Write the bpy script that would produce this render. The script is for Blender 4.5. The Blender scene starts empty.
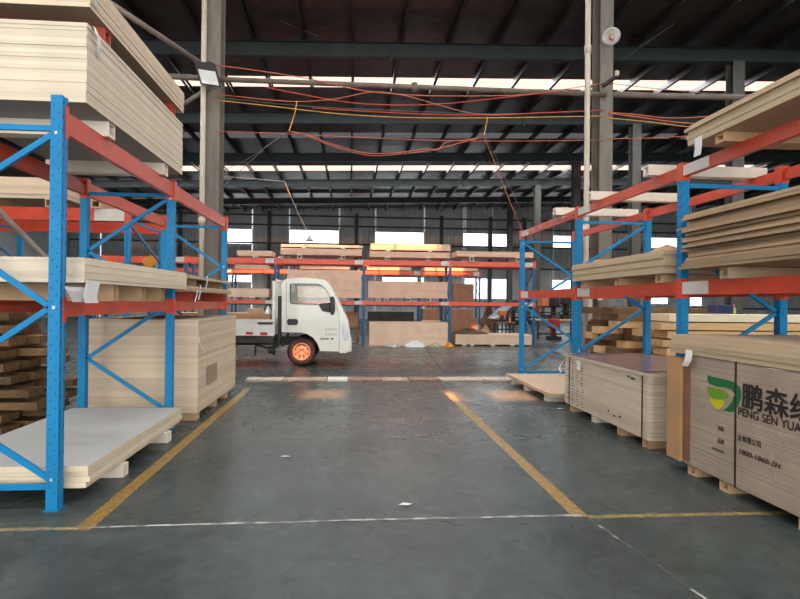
import bpy, bmesh, math, random
from mathutils import Vector, Matrix
random.seed(11)
SC = bpy.context.scene
COL = SC.collection

# ------------------------------------------------------------------ camera
FPX, CX, CY, CAMH = 600.0, 400.0, 299.5, 1.5
YAW, PITCH, ROLL = math.radians(4.76), math.radians(.29), math.radians(.6)
_fw = Vector((math.sin(YAW)*math.cos(PITCH), math.cos(YAW)*math.cos(PITCH), math.sin(PITCH)))
_r = Vector((math.cos(YAW), -math.sin(YAW), 0))
_u = _r.cross(_fw)
_r2 = _r*math.cos(ROLL) + _u*math.sin(ROLL)
_u2 = _u*math.cos(ROLL) - _r*math.sin(ROLL)
cam = bpy.data.objects.new('camera', bpy.data.cameras.new('camera'))
cam.data.sensor_width = 36.0
cam.data.lens = FPX/800*36
cam.data.clip_end = 400
M4 = Matrix.Identity(4)
for i in range(3):
    M4[i][0], M4[i][1], M4[i][2] = _r2[i], _u2[i], -_fw[i]
M4[2][3] = CAMH
cam.matrix_world = M4
COL.objects.link(cam)
SC.camera = cam

def px(u, v, axis, val):
    """point where the ray of a photo pixel meets the plane axis = val"""
    d = _fw + _r2*((u-CX)/FPX) - _u2*((v-CY)/FPX)
    i = 'xyz'.index(axis)
    c = Vector((0, 0, CAMH))
    return c + d*((val-c[i])/d[i])

# ------------------------------------------------------------------ world, sun, daylight
SC.view_settings.view_transform = 'Standard'
SC.view_settings.look = 'None'
SC.view_settings.exposure = 0.0
SC.view_settings.gamma = 1.0
SC.view_settings.use_curve_mapping = False
SC.cycles.use_denoising = True
SC.cycles.max_bounces = 8
SC.cycles.transparent_max_bounces = 12
SC.cycles.sample_clamp_indirect = 6.0
w = bpy.data.worlds.new('sky')
SC.world = w
w.use_nodes = True
w.node_tree.nodes['Background'].inputs[0].default_value = (.93, .97, 1, 1)
w.node_tree.nodes['Background'].inputs[1].default_value = 3.4

SUN_T = .56                                   # tan of the sun's elevation
sun = bpy.data.objects.new('sun', bpy.data.lights.new('sun', 'SUN'))
sun.data.energy = 52.0
sun.data.color = (1.0, .37, .15)
sun.data.angle = math.radians(.6)
sun.rotation_euler = Vector((0, 1, -SUN_T)).to_track_quat('-Z', 'Y').to_euler()
sun.location = (0, -30, 30)
COL.objects.link(sun)

def roof_z(x):
    return 9.87 + .031*x

def area(name, loc, sx, sy, rad, rot, color=(1, 1, 1)):
    l = bpy.data.lights.new(name, 'AREA')
    l.shape = 'RECTANGLE'
    l.size, l.size_y = sx, sy
    l.energy = rad*math.pi*sx*sy
    l.color = color
    o = bpy.data.objects.new(name, l)
    o.location = loc
    o.rotation_euler = rot
    COL.objects.link(o)
    return o

TILT = (0, -math.atan(.031), 0)
# daylight entering by the wide door behind the camera and by the roof light strips
area('door_daylight', (1.0, -9.8, 3.6), 20, 6.6, 6.2, (math.pi/2, 0, 0), (1, .985, .955))
STRIPS = [(-5.0, 4.0), (1.9, 7.5), (7.6, 10.0), (15.0, 13.0), (22.9, 17.0), (37.6, 14.0)]
for yc, rad in STRIPS:
    area('roof_light_daylight', (4.0, yc, roof_z(4.0)-.02), 46, 1.05 if yc < 30 else 1.4, rad, TILT, (.98, 1, 1))
area('back_window_daylight', (6, 53.2, 7.2), 40, 1.2, 3.0, (-math.pi/2, 0, 0), (.92, .97, 1))

# ------------------------------------------------------------------ materials
MATS = {}
def lin(c):
    c = c/255
    return c/12.92 if c <= .04045 else ((c+.055)/1.055)**2.4
def rgb(r, g, b):
    return (lin(r), lin(g), lin(b), 1)

def mat(name, c, rough=.6, metal=0, var=.12, scale=6, c2=None, bump=0, rnd=0, stretch=(1, 1, 1), spec=.5, band=0, band_n=40, top=None, coat=0):
    """procedural Principled: noise between two tones, optional bands along z, optional top-face colour"""
    if name in MATS:
        return MATS[name]
    m = bpy.data.materials.new(name)
    m.use_nodes = True
    nt = m.node_tree
    N, L = nt.nodes, nt.links
    b = N['Principled BSDF']
    b.inputs['Roughness'].default_value = rough
    b.inputs['Metallic'].default_value = metal
    b.inputs['Specular IOR Level'].default_value = spec
    b.inputs['Coat Weight'].default_value = coat
    tc = N.new('ShaderNodeTexCoord')
    mp = N.new('ShaderNodeMapping')
    mp.inputs['Scale'].default_value = stretch
    L.new(tc.outputs['Object'], mp.inputs['Vector'])
    nz = N.new('ShaderNodeTexNoise')
    nz.inputs['Scale'].default_value = scale
    nz.inputs['Detail'].default_value = 5
    L.new(mp.outputs[0], nz.inputs['Vector'])
    cr = N.new('ShaderNodeValToRGB')
    ca = rgb(*c)
    cb = rgb(*c2) if c2 else tuple(x*(1-var*2) for x in ca[:3]) + (1,)
    cr.color_ramp.elements[0].position = .35
    cr.color_ramp.elements[1].position = .65
    cr.color_ramp.elements[0].color = cb
    cr.color_ramp.elements[1].color = ca
    L.new(nz.outputs['Fac'], cr.inputs[0])
    out = cr.outputs[0]
    hgt = nz.outputs['Fac']
    if band:
        mp2 = N.new('ShaderNodeMapping')
        mp2.inputs['Scale'].default_value = (.35, .35, band_n)
        L.new(tc.outputs['Object'], mp2.inputs['Vector'])
        n2 = N.new('ShaderNodeTexNoise')
        n2.inputs['Scale'].default_value = 1.0
        n2.inputs['Detail'].default_value = 3
        L.new(mp2.outputs[0], n2.inputs['Vector'])
        r2 = N.new('ShaderNodeMapRange')
        r2.inputs[1].default_value, r2.inputs[2].default_value = .3, .7
        r2.inputs[3].default_value, r2.inputs[4].default_value = 1-band, 1.0+band*.3
        L.new(n2.outputs['Fac'], r2.inputs[0])
        mx = N.new('ShaderNodeVectorMath'); mx.operation = 'SCALE'
        L.new(out, mx.inputs[0]); L.new(r2.outputs[0], mx.inputs['Scale'])
        out = mx.outputs[0]
        hgt = n2.outputs['Fac']
    if rnd:
        oi = N.new('ShaderNodeObjectInfo')
        r3 = N.new('ShaderNodeMapRange')
        r3.inputs[3].default_value, r3.inputs[4].default_value = 1-rnd, 1+rnd*.4
        L.new(oi.outputs['Random'], r3.inputs[0])
        m3 = N.new('ShaderNodeVectorMath'); m3.operation = 'SCALE'
        L.new(out, m3.inputs[0]); L.new(r3.outputs[0], m3.inputs['Scale'])
        out = m3.outputs[0]
    if top:
        ge = N.new('ShaderNodeNewGeometry')
        sp = N.new('ShaderNodeSeparateXYZ')
        L.new(ge.outputs['True Normal'], sp.inputs[0])
        ab = N.new('ShaderNodeMath'); ab.operation = 'ABSOLUTE'
        L.new(sp.outputs[2], ab.inputs[0])
        gt = N.new('ShaderNodeMath'); gt.operation = 'GREATER_THAN'; gt.inputs[1].default_value = .7
        L.new(ab.outputs[0], gt.inputs[0])
        mi = N.new('ShaderNodeMix'); mi.data_type = 'RGBA'
        L.new(gt.outputs[0], mi.inputs[0]); L.new(out, mi.inputs[6])
        mi.inputs[7].default_value = rgb(*top)
        out = mi.outputs[2]
    L.new(out, b.inputs['Base Color'])
    if bump:
        bp = N.new('ShaderNodeBump')
        bp.inputs['Strength'].default_value = bump
        bp.inputs['Distance'].default_value = .02
        L.new(hgt, bp.inputs['Height'])
        L.new(bp.outputs[0], b.inputs['Normal'])
    MATS[name] = m
    return m

def floor_material():
    m = bpy.data.materials.new('concrete_floor')
    m.use_nodes = True
    N, L = m.node_tree.nodes, m.node_tree.links
    b = N['Principled BSDF']
    tc = N.new('ShaderNodeTexCoord')
    def noise(scale, detail, dist=0):
        n = N.new('ShaderNodeTexNoise')
        n.inputs['Scale'].default_value = scale
        n.inputs['Detail'].default_value = detail
        n.inputs['Distortion'].default_value = dist
        L.new(tc.outputs['Object'], n.inputs['Vector'])
        return n
    n1, n2, n3 = noise(.45, 4, .6), noise(7.5, 7, .4), noise(2.2, 6, .8)
    cr = N.new('ShaderNodeValToRGB')
    cr.color_ramp.elements[0].position, cr.color_ramp.elements[1].position = .3, .7
    cr.color_ramp.elements[0].color = rgb(60, 67, 66)
    cr.color_ramp.elements[1].color = rgb(80, 88, 86)
    L.new(n1.outputs[0], cr.inputs[0])
    c2 = N.new('ShaderNodeValToRGB')                    # worn mottling
    c2.color_ramp.elements[0].position, c2.color_ramp.elements[1].position = .32, .62
    c2.color_ramp.elements[0].color = (.74, .74, .74, 1)
    c2.color_ramp.elements[1].color = (1.08, 1.08, 1.08, 1)
    L.new(n2.outputs[0], c2.inputs[0])
    mx0 = N.new('ShaderNodeMix'); mx0.data_type = 'RGBA'; mx0.blend_type = 'MULTIPLY'
    mx0.inputs[0].default_value = 1
    L.new(cr.outputs[0], mx0.inputs[6]); L.new(c2.outputs[0], mx0.inputs[7])
    # hairline crazing, present only in patches
    ad = N.new('ShaderNodeVectorMath'); ad.operation = 'MULTIPLY_ADD'
    ad.inputs[1].default_value = (.35, .35, .35)
    L.new(n3.outputs[1], ad.inputs[0]); L.new(tc.outputs['Object'], ad.inputs[2])
    vo = N.new('ShaderNodeTexVoronoi'); vo.feature = 'DISTANCE_TO_EDGE'; vo.inputs['Scale'].default_value = 4.0
    L.new(ad.outputs[0], vo.inputs['Vector'])
    c3 = N.new('ShaderNodeValToRGB')
    c3.color_ramp.elements[0].position, c3.color_ramp.elements[1].position = .0, .05
    c3.color_ramp.elements[0].color = (.68, .68, .68, 1); c3.color_ramp.elements[1].color = (1, 1, 1, 1)
    L.new(vo.outputs['Distance'], c3.inputs[0])
    c4 = N.new('ShaderNodeMapRange')
    c4.inputs[1].default_value, c4.inputs[2].default_value = .42, .66
    L.new(n3.outputs[0], c4.inputs[0])
    mx = N.new('ShaderNodeMix'); mx.data_type = 'RGBA'; mx.blend_type = 'MULTIPLY'
    L.new(c4.outputs[0], mx.inputs[0])
    L.new(mx0.outputs[2], mx.inputs[6]); L.new(c3.outputs[0], mx.inputs[7])
    L.new(mx.outputs[2], b.inputs['Base Color'])
    mr = N.new('ShaderNodeMapRange')
    mr.inputs[1].default_value, mr.inputs[2].default_value = .3, .7
    mr.inputs[3].default_value, mr.inputs[4].default_value = .24, .32
    L.new(n3.outputs[0], mr.inputs[0])
    L.new(mr.outputs[0], b.inputs['Roughness'])
    b.inputs['Specular IOR Level'].default_value = .07
    return m

def worn_paint(name, c, c2, lo=.42, hi=.55, scale=9):
    m = bpy.data.materials.new(name); m.use_nodes = True
    N, L = m.node_tree.nodes, m.node_tree.links
    b = N['Principled BSDF']; b.inputs['Roughness'].default_value = .5
    tc = N.new('ShaderNodeTexCoord')
    n = N.new('ShaderNodeTexNoise'); n.inputs['Scale'].default_value = scale; n.inputs['Detail'].default_value = 8
    L.new(tc.outputs['Object'], n.inputs['Vector'])
    cr = N.new('ShaderNodeValToRGB')
    cr.color_ramp.elements[0].position, cr.color_ramp.elements[1].position = lo, hi
    cr.color_ramp.elements[0].color = rgb(*c2); cr.color_ramp.elements[1].color = rgb(*c)
    L.new(n.outputs[0], cr.inputs[0]); L.new(cr.outputs[0], b.inputs['Base Color'])
    return m

def glassy(name, tint=(1, 1, 1, 1), gloss=.12, haze=0.0, hazec=(.9, .93, .95, 1)):
    m = bpy.data.materials.new(name); m.use_nodes = True
    N, L = m.node_tree.nodes, m.node_tree.links
    N.remove(N['Principled BSDF'])
    t = N.new('ShaderNodeBsdfTransparent'); t.inputs[0].default_value = tint
    g = N.new('ShaderNodeBsdfGlossy'); g.inputs['Roughness'].default_value = .05
    a = N.new('ShaderNodeMixShader'); a.inputs[0].default_value = gloss
    L.new(t.outputs[0], a.inputs[1]); L.new(g.outputs[0], a.inputs[2])
    s = a
    if haze:
        tr = N.new('ShaderNodeBsdfTranslucent'); tr.inputs[0].default_value = hazec
        s = N.new('ShaderNodeMixShader'); s.inputs[0].default_value = haze
        L.new(a.outputs[0], s.inputs[1]); L.new(tr.outputs[0], s.inputs[2])
    L.new(s.outputs[0], N['Material Output'].inputs[0])
    return m

FLOOR = floor_material()
YELLOW = worn_paint('yellow_floor_paint', (168, 126, 36), (104, 92, 56), .38, .60, 22)
YELLOW2 = worn_paint('thin_yellow_floor_paint', (168, 142, 58), (95, 96, 78), .40, .6, 20)
CHALK = worn_paint('white_joint_filler', (205, 205, 198), (120, 122, 120), .42, .58, 12)
CRACK = worn_paint('crack_filler', (190, 190, 185), (70, 73, 72), .52, .62, 7)
DARKJOINT = mat('dark_floor_joint', (52, 54, 54), .7)
BLUE = mat('blue_rack_paint', (10, 132, 190), .45, 0, .06, 5, spec=.3)
DBLUE = mat('dark_blue_rack_paint', (40, 104, 150), .42, 0, .1, 5)
SLOT = mat('slot_dark', (10, 78, 122), .7)
BOLT = mat('bolt_zinc', (205, 215, 220), .35, .6)
RED = mat('orange_red_rack_paint', (214, 74, 44), .38, 0, .1, 4)
FRED = mat('far_lit_rack_paint', (242, 100, 74), .4, 0, .08, 4)  # rack red brightened to stand for more light on the far beams
PLATE = mat('white_location_plate', (214, 211, 204), .55, 0, .05)
CREAM = mat('cream_board', (230, 216, 192), .75, 0, .05, 3, rnd=.10, stretch=(1, 1, 9), top=(150, 148, 142), bump=.05)
CREAM2 = mat('pale_tan_board', (226, 205, 178), .75, 0, .06, 3, rnd=.13, stretch=(1, 1, 9), top=(168, 152, 130))
GREYTOP = mat('grey_faced_board', (232, 216, 188), .55, 0, .05, 3, rnd=.08, top=(184, 187, 184))
MDF = mat('brown_fibreboard', (190, 162, 128), .8, 0, .1, 3, rnd=.38, stretch=(1, 1, 8), top=(150, 124, 96))
MDFL = mat('light_fibreboard', (204, 182, 150), .8, 0, .07, 3, rnd=.14, stretch=(1, 1, 8), top=(186, 164, 138))
FARWARM = mat('warm_lit_fibreboard', (244, 202, 176), .8, 0, .06, 3, band=.14, band_n=26, top=(214, 170, 146))  # pink tone stands for the warm light on the far packs
FARWARM2 = mat('warm_lit_pale_fibreboard', (244, 214, 186), .8, 0, .06, 3, band=.14, band_n=26, top=(214, 184, 156))  # paler board with the same warm light put into its colour
FBROWN = mat('far_brown_board', (176, 124, 92), .8, 0, .1, 3, band=.15, band_n=26)
PACK = mat('wrapped_board_edges', (188, 170, 152), .32, 0, .1, 3, band=.22, band_n=70, bump=.25, coat=.35)
STRAPPED = mat('strapped_board_edges', (226, 210, 188), .7, 0, .06, 2.5, rnd=.16, stretch=(1, 1, 7), top=(150, 122, 112))
LAMTOP = mat('purple_brown_laminate', (146, 112, 112), .22, 0, .08, 2.0)
GUARD = mat('brown_edge_guard', (190, 146, 104), .7, 0, .06, 3)
SPACER = mat('white_spacer_board', (232, 222, 206), .6, 0, .05, 4)
SPACERW = mat('raw_spacer_board', (206, 172, 132), .7, 0, .1, 4)
SPACERR = mat('red_spacer_board', (186, 70, 42), .6, 0, .1, 4)
LUMBER = mat('rough_lumber', (150, 116, 78), .8, 0, .25, 3, stretch=(2, 9, 9), bump=.3, rnd=.45)
LUMBERP = mat('planed_lumber', (226, 188, 134), .7, 0, .08, 3, stretch=(1, 9, 9), rnd=.15)
LUMBERW = mat('white_lumber', (240, 228, 196), .7, 0, .05, 3)
PAPER = mat('white_paper', (232, 234, 234), .7, 0, .03, 8)
FILM = mat('clear_film_scrap', (205, 208, 210), .25, 0, .08, 10)
STRAP = mat('dark_strap', (52, 44, 38), .5)
STEELG = mat('green_grey_steel', (42, 54, 57), .6, 0, .15, 2)
STEELD = mat('dark_purlin_steel', (24, 23, 23), .6, 0, .15, 2)
ROOF = mat('roof_insulation_foil', (72, 55, 49), .45, .3, .25, 2.6, c2=(44, 35, 33), bump=.5)
COLM = mat('grey_column_paint', (122, 115, 105), .65, 0, .12, 3, stretch=(2, 2, .6))
PIPE = mat('beige_pipe_paint', (206, 194, 174), .5, 0, .08, 3)
PIPED = mat('rusty_grey_pipe', (122, 110, 100), .6, 0, .15, 3)
WALL = mat('grey_steel_siding', (214, 218, 220), .6, .1, .1, .8)
WALLD = mat('dark_wall_steel', (92, 96, 98), .6, 0, .12, 1)
TRUCK = mat('white_truck_paint', (242, 242, 232), .3, 0, .02, 2, coat=.4)
BLACK = mat('black_plastic', (20, 20, 22), .45, 0, .1)
RUBBER = mat('tyre_rubber', (30, 28, 27), .75, 0, .15, 8)
HUB = mat('wheel_steel', (150, 122, 110), .5, .15, .08, 6)
CHASSIS = mat('chassis_grey', (78, 76, 72), .6, .2, .2, 6)
REFLECT = mat('red_reflector', (222, 46, 44), .3)
LAMPG = mat('headlamp_glass', (186, 192, 196), .12, .3, .1, 20)
SEAT = mat('seat_cloth', (90, 86, 82), .8)
GREEN = mat('logo_green', (20, 112, 58), .45, 0, .02)
LGREEN = mat('logo_leaf_green', (112, 160, 44), .45, 0, .04)
LYEL = mat('logo_yellow', (212, 206, 34), .45, 0, .04)
INK = mat('black_print', (36, 34, 33), .6, 0, .05)
GREYINK = mat('grey_print', (168, 168, 164), .6, 0, .05)
ORANGE = mat('orange_cable_jacket', (206, 112, 82), .5)
REDC = mat('red_cable_jacket', (190, 68, 56), .5)
YROPE = mat('yellow_rope', (224, 170, 84), .7)
GREYC = mat('grey_wire', (120, 110, 100), .6)
GLASS = glassy('window_pane', (1, 1, 1, 1), .06, .35)
CABGLASS = glassy('cab_glass', (.93, .96, .95, 1), .025)
ROOFSHEET = glassy('frosted_roof_sheet', (1, 1, 1, 1), .0, 1.0, (.15, .17, .19, 1))
SUNPANE = glassy('added_sun_pane', (1, 1, 1, 1), .05)  # clear pane for the added sun openings
TINTEDPANE = glassy('sun_dimming_pane', (.30, .29, .28, 1), .05)  # tint added to weaken the sun through the added openings
DIMLIGHT = glassy('dim_roof_light', (.02, .027, .035, 1), .03, .6, (.014, .020, .027, 1))  # dark tinted pane for the dim strips
ORANGEM = mat('orange_machine_paint', (206, 120, 70), .5)
DARKM = mat('dark_machine_steel', (48, 46, 46), .55, .2, .2)
REDM = mat('red_machine_paint', (170, 52, 40), .5)
LBLUE = mat('pale_blue_film', (158, 190, 214), .4, 0, .12, 6)
NAVY = mat('navy_blue_plastic', (28, 48, 92), .5)
TARP = mat('brown_tarp', (112, 82, 62), .75, 0, .2, 5)
GBAG = mat('yellow_sack', (236, 166, 40), .55, 0, .12, 6)
HAZ = mat('yellow_orange_board', (238, 160, 44), .55, 0, .06)
CARD = mat('brown_cardboard', (190, 146, 108), .75, 0, .08, 4)
PLATES = [mat('worn_beige_plate', (188, 172, 152), .6, 0, .15, 7), mat('rusty_pink_plate', (178, 150, 130), .6, 0, .18, 7),
          mat('pale_plate', (212, 208, 198), .5, 0, .08, 7), mat('rust_red_plate', (152, 116, 98), .7, 0, .25, 8)]

# ------------------------------------------------------------------ mesh helpers
WORG = {}
def setp(o, label=None, cat=None, group=None, kind=None):
    if label: o['label'] = label
    if cat: o['category'] = cat
    if group: o['group'] = group
    if kind: o['kind'] = kind
    return o

def thing(name, label, cat, loc, group=None):
    o = bpy.data.objects.new(name, None)
    o.empty_display_size = .1
    COL.objects.link(o)
    o.location = loc
    WORG[o.name] = Vector(loc)
    return setp(o, label, cat, group)

class MB:
    def __init__(s):
        s.v, s.f = [], []
    def add(s, vs, fs):
        n = len(s.v)
        s.v += [Vector(p) for p in vs]
        s.f += [tuple(i+n for i in f) for f in fs]
        return s
    def box(s, x0, x1, y0, y1, z0, z1):
        return s.add([(x0, y0, z0), (x1, y0, z0), (x1, y1, z0), (x0, y1, z0), (x0, y0, z1), (x1, y0, z1), (x1, y1, z1), (x0, y1, z1)],
                     [(3, 2, 1, 0), (4, 5, 6, 7), (0, 1, 5, 4), (1, 2, 6, 5), (2, 3, 7, 6), (3, 0, 4, 7)])
    def prism(s, prof, axis, a, b):
        def P(p, t):
            return {'x': (t, p[0], p[1]), 'y': (p[0], t, p[1]), 'z': (p[0], p[1], t)}[axis]
        n = len(prof)
        return s.add([P(p, a) for p in prof] + [P(p, b) for p in prof],
                     [tuple(range(n))[::-1], tuple(range(n, 2*n))] + [(i, (i+1) % n, n+(i+1) % n, n+i) for i in range(n)])
    def bar(s, p0, p1, w, h, up=(0, 0, 1)):
        p0, p1 = Vector(p0), Vector(p1)
        d = (p1-p0).normalized()
        u = Vector(up)
        if abs(d.dot(u)) > .98: u = Vector((0, 1, 0))
        a = d.cross(u).normalized()*(w/2)
        b = a.cross(d).normalized()*(h/2)
        return s.add([p0-a-b, p0+a-b, p0+a+b, p0-a+b, p1-a-b, p1+a-b, p1+a+b, p1-a+b],
                     [(3, 2, 1, 0), (4, 5, 6, 7), (0, 1, 5, 4), (1, 2, 6, 5), (2, 3, 7, 6), (3, 0, 4, 7)])
    def tube(s, path, r, n=8, cap=True):
        path = [Vector(p) for p in path]
        rr = r if isinstance(r, (list, tuple)) else [r]*len(path)
        vs, fs = [], []
        prev = None
        for i, p in enumerate(path):
            d = (path[min(i+1, len(path)-1)]-path[max(i-1, 0)]).normalized()
            if prev is None:
                u = Vector((0, 0, 1)) if abs(d.z) < .9 else Vector((1, 0, 0))
                a = d.cross(u).normalized()
            else:
                a = (prev - d*prev.dot(d)).normalized()
            prev = a
            b = d.cross(a)
            for k in range(n):
                t = 2*math.pi*k/n
                vs.append(p + (a*math.cos(t)+b*math.sin(t))*rr[i])
        for i in range(len(path)-1):
            for k in range(n):
                fs.append((i*n+k, i*n+(k+1) % n, (i+1)*n+(k+1) % n, (i+1)*n+k))
        if cap:
            fs.append(tuple(range(n))[::-1])
            m = (len(path)-1)*n
            fs.append(tuple(range(m, m+n)))
        return s.add(vs, fs)
    def hollow(s, axis, a, b, c0, c1, z0, z1, t):
        """box tube along x or y, open ends"""
        o = [(c0, z0), (c1, z0), (c1, z1), (c0, z1)]
        i = [(c0+t, z0+t), (c1-t, z0+t), (c1-t, z1-t), (c0+t, z1-t)]
        def P(p, q):
            return (q, p[0], p[1]) if axis == 'x' else (p[0], q, p[1])
        vs = [P(p, a) for p in o+i] + [P(p, b) for p in o+i]
        fs = []
        for k in range(4):
            j = (k+1) % 4
            fs += [(k, j, 8+j, 8+k), (4+k, 4+j, 12+j, 12+k), (k, j, 4+j, 4+k), (8+k, 8+j, 12+j, 12+k)]
        return s.add(vs, fs)
    def build(s, name, m, parent=None, smooth=False, bevel=0, label=None, cat=None, group=None, kind=None, solid=0):
        vs = s.v
        if parent is None:
            lo = [min(p[i] for p in vs) for i in range(3)]
            hi = [max(p[i] for p in vs) for i in range(3)]
            org = Vector(((lo[0]+hi[0])/2, (lo[1]+hi[1])/2, lo[2]))
        else:
            org = WORG[parent.name]
        me = bpy.data.meshes.new(name)
        me.from_pydata([p-org for p in vs], [], s.f)
        bm = bmesh.new(); bm.from_mesh(me)
        bmesh.ops.recalc_face_normals(bm, faces=bm.faces)
        bm.to_mesh(me); bm.free()
        me.materials.append(m)
        if smooth:
            for p in me.polygons: p.use_smooth = True
        o = bpy.data.objects.new(name, me)
        COL.objects.link(o)
        if parent is None:
            o.location = org
        else:
            o.parent = parent
        WORG[o.name] = org
        if bevel:
            bv = o.modifiers.new('bevel', 'BEVEL'); bv.width = bevel; bv.segments = 2
            bv.limit_method = 'ANGLE'; bv.angle_limit = math.radians(40)
        if solid:
            sd = o.modifiers.new('solid', 'SOLIDIFY'); sd.thickness = solid; sd.offset = 0
        return setp(o, label, cat, group, kind)

def box(name, m, b, parent=None, **k):
    return MB().box(*b).build(name, m, parent, **k)

ORD = ['', 'first', 'second', 'third', 'fourth', 'fifth', 'sixth', 'seventh', 'eighth', 'ninth', 'tenth', 'eleventh', 'twelfth', 'thirteenth',
       'fourteenth', 'fifteenth', 'sixteenth', 'seventeenth', 'eighteenth', 'nineteenth', 'twentieth']
def ordw(n):
    if n <= 20: return ORD[n]
    t = {2: 'twenty', 3: 'thirty'}[n//10]
    return t[:-1]+'ieth' if n % 10 == 0 else t+'-'+ORD[n % 10]

def stack(desc, x0, x1, y0, y1, z0, n, th, m, j=.006, group=None, gap=0.0, jrot=0, rot=0):
    """n separate sheets lying on one another; they share one mesh"""
    dx, dy = x1-x0, y1-y0
    me = bpy.data.meshes.new('board_sheet')
    b = MB().box(-dx/2, dx/2, -dy/2, dy/2, 0, th*.992)
    me.from_pydata(b.v, [], b.f)
    me.materials.append(m)
    for i in range(n):
        o = bpy.data.objects.new('board_sheet', me)
        COL.objects.link(o)
        o.location = ((x0+x1)/2+random.uniform(-j, j), (y0+y1)/2+random.uniform(-j, j)*2, z0+i*(th+gap))
        o.rotation_euler[2] = rot+random.uniform(-jrot, jrot)
        k = n-i
        lab = ('topmost sheet of ' if k == 1 else 'lowest sheet of ' if i == 0 else ordw(k)+' sheet from top of ')+desc if n > 1 else 'single sheet of '+desc
        setp(o, lab, 'board', group or ('sheets of '+desc))

def spacer(label, x0, x1, y, z0, h=.09, wd=.11, m=None, group='hollow spacers under boards', axis='x', t=.022):
    b = MB().hollow(axis, x0, x1, y-wd/2, y+wd/2, z0, z0+h, t)
    return b.build('board_spacer', m or SPACER, label=label, cat='spacer', group=group)

# ------------------------------------------------------------------ floor
fl = MB().add([(-24, -10, 0), (44, -10, 0), (44, 54, 0), (-24, 54, 0)], [(0, 1, 2, 3)]).build('floor', FLOOR, label='grey polished concrete warehouse floor', kind='structure')
def paint(name, m, x0, x1, y0, y1, z=.002):
    return MB().box(x0, x1, y0, y1, 0, z).build(name, m, fl)
paint('yellow_line', YELLOW, -1.775, -1.665, 4.06, 10.4)
paint('yellow_line', YELLOW, 1.585, 1.695, 4.12, 9.9)
paint('yellow_line', YELLOW2, 1.70, 3.2, 4.095, 4.15, .0015)
paint('yellow_line', YELLOW2, -4.2, -1.78, 4.07, 4.125, .0015)
def ribbon(name, m, pts, wd, z=.003, seg=.12):
    b = MB(); vs = []; fs = []
    P = []
    for a, c in zip(pts, pts[1:]):
        a, c = Vector(a), Vector(c); k = max(1, int((c-a).length/seg))
        P += [a+(c-a)*t/k for t in range(k)]
    P.append(Vector(pts[-1]))
    for i, p in enumerate(P):
        d = (P[min(i+1, len(P)-1)]-P[max(i-1, 0)]).normalized()
        nrm = Vector((-d.y, d.x))*wd*random.uniform(.3, .62)
        off = Vector((-d.y, d.x))*random.uniform(-.004, .004)
        vs += [(p.x+off.x-nrm.x, p.y+off.y-nrm.y, z), (p.x+off.x+nrm.x, p.y+off.y+nrm.y, z)]
    fs = [(2*i, 2*i+1, 2*i+3, 2*i+2) for i in range(len(P)-1)]
    return b.add(vs, fs).build(name, m, fl)
ribbon('joint_filler', CHALK, [(-1.75, 4.10), (0, 4.14), (1.66, 4.15)], .026)
ribbon('joint_filler', CHALK, [(-4.6, 4.07), (-1.75, 4.085)], .012, .0035)
ribbon('crack', CRACK, [(1.68, 4.1), (1.73, 3.7), (1.78, 3.35), (1.83, 2.9), (1.85, 2.4)], .022)
ribbon('crack', DARKJOINT, [(-1.6, 8.72), (0, 8.76), (1.6, 8.74), (2.95, 8.76)], .03, .001)
ribbon('joint_filler', CHALK, [(-.95, 8.755), (-.3, 8.765)], .018, .003)
ribbon('joint_filler', CHALK, [(.6, 8.76), (2.4, 8.755)], .011, .003)
ribbon('crack', DARKJOINT, [(2.55, 20.2), (2.3, 17), (2.0, 12.2)], .035, .001)
ribbon('crack', DARKJOINT, [(-6, 16.2), (8, 16.25)], .03, .001)
xs = [-1.95, -1.25, -.42, -.02, .62, 1.15, 1.75, 2.6, 3.2]
ms = [0, 1, 2, 3, 1, 3, 0, 0]
for i in range(8):
    MB().prism([(xs[i]+.01, 11.38+random.uniform(-.02, .02)), (xs[i+1]-.01, 11.38+random.uniform(-.02, .02)), (xs[i+1]-.01, 11.86), (xs[i]+.01, 11.86+random.uniform(-.03, .03))], 'z', 0, .018+random.uniform(0, .012)).build('drain_cover_plate', PLATES[ms[i]], fl)

# ------------------------------------------------------------------ roof
YB, YF = 53.5, -10.0
holes = []                      # x0, x1, y0, y1
for yc, rad in STRIPS:
    holes.append((-19, 27, yc-(.53 if yc < 30 else .7), yc+(.53 if yc < 30 else .7), 'day'))
for yc, hw in ((30.2, .5), (41.3, .55), (48.3, .6)):
    holes.append((-19, 27, yc-hw, yc+hw, 'dim'))
SUN_OPENINGS = [(-.72, -.1, -8.2, -7.35), (1.50, 1.80, -8.5, -7.5), (2.3, 2.95, -8.6, -7.6), (-1.36, -.84, -3.3, -2.55),  # openings added in the roof to aim the sun patches
         (.55, 3.15, 9.12, 9.5), (-2.45, .25, 9.36, 9.5), (-6.6, 2.6, 19.62, 20.25), (4.0, 6.2, 19.5, 20.2), (6.6, 9.5, 14.0, 14.6)]
for k, c in enumerate(SUN_OPENINGS): holes.append(c+('clear' if k < 3 else 'tinted',))
xsR = sorted(set([-24., 44.] + [h[0] for h in holes] + [h[1] for h in holes]))
ysR = sorted(set([YF, YB+.5] + [h[2] for h in holes] + [h[3] for h in holes]))
b = MB()
for i in range(len(xsR)-1):
    for k in range(len(ysR)-1):
        mx_, my_ = (xsR[i]+xsR[i+1])/2, (ysR[k]+ysR[k+1])/2
        if any(h[0] < mx_ < h[1] and h[2] < my_ < h[3] for h in holes): continue
        b.add([(xsR[i], ysR[k], roof_z(xsR[i])), (xsR[i+1], ysR[k], roof_z(xsR[i+1])), (xsR[i+1], ysR[k+1], roof_z(xsR[i+1])), (xsR[i], ysR[k+1], roof_z(xsR[i]))], [(0, 1, 2, 3)])
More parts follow.
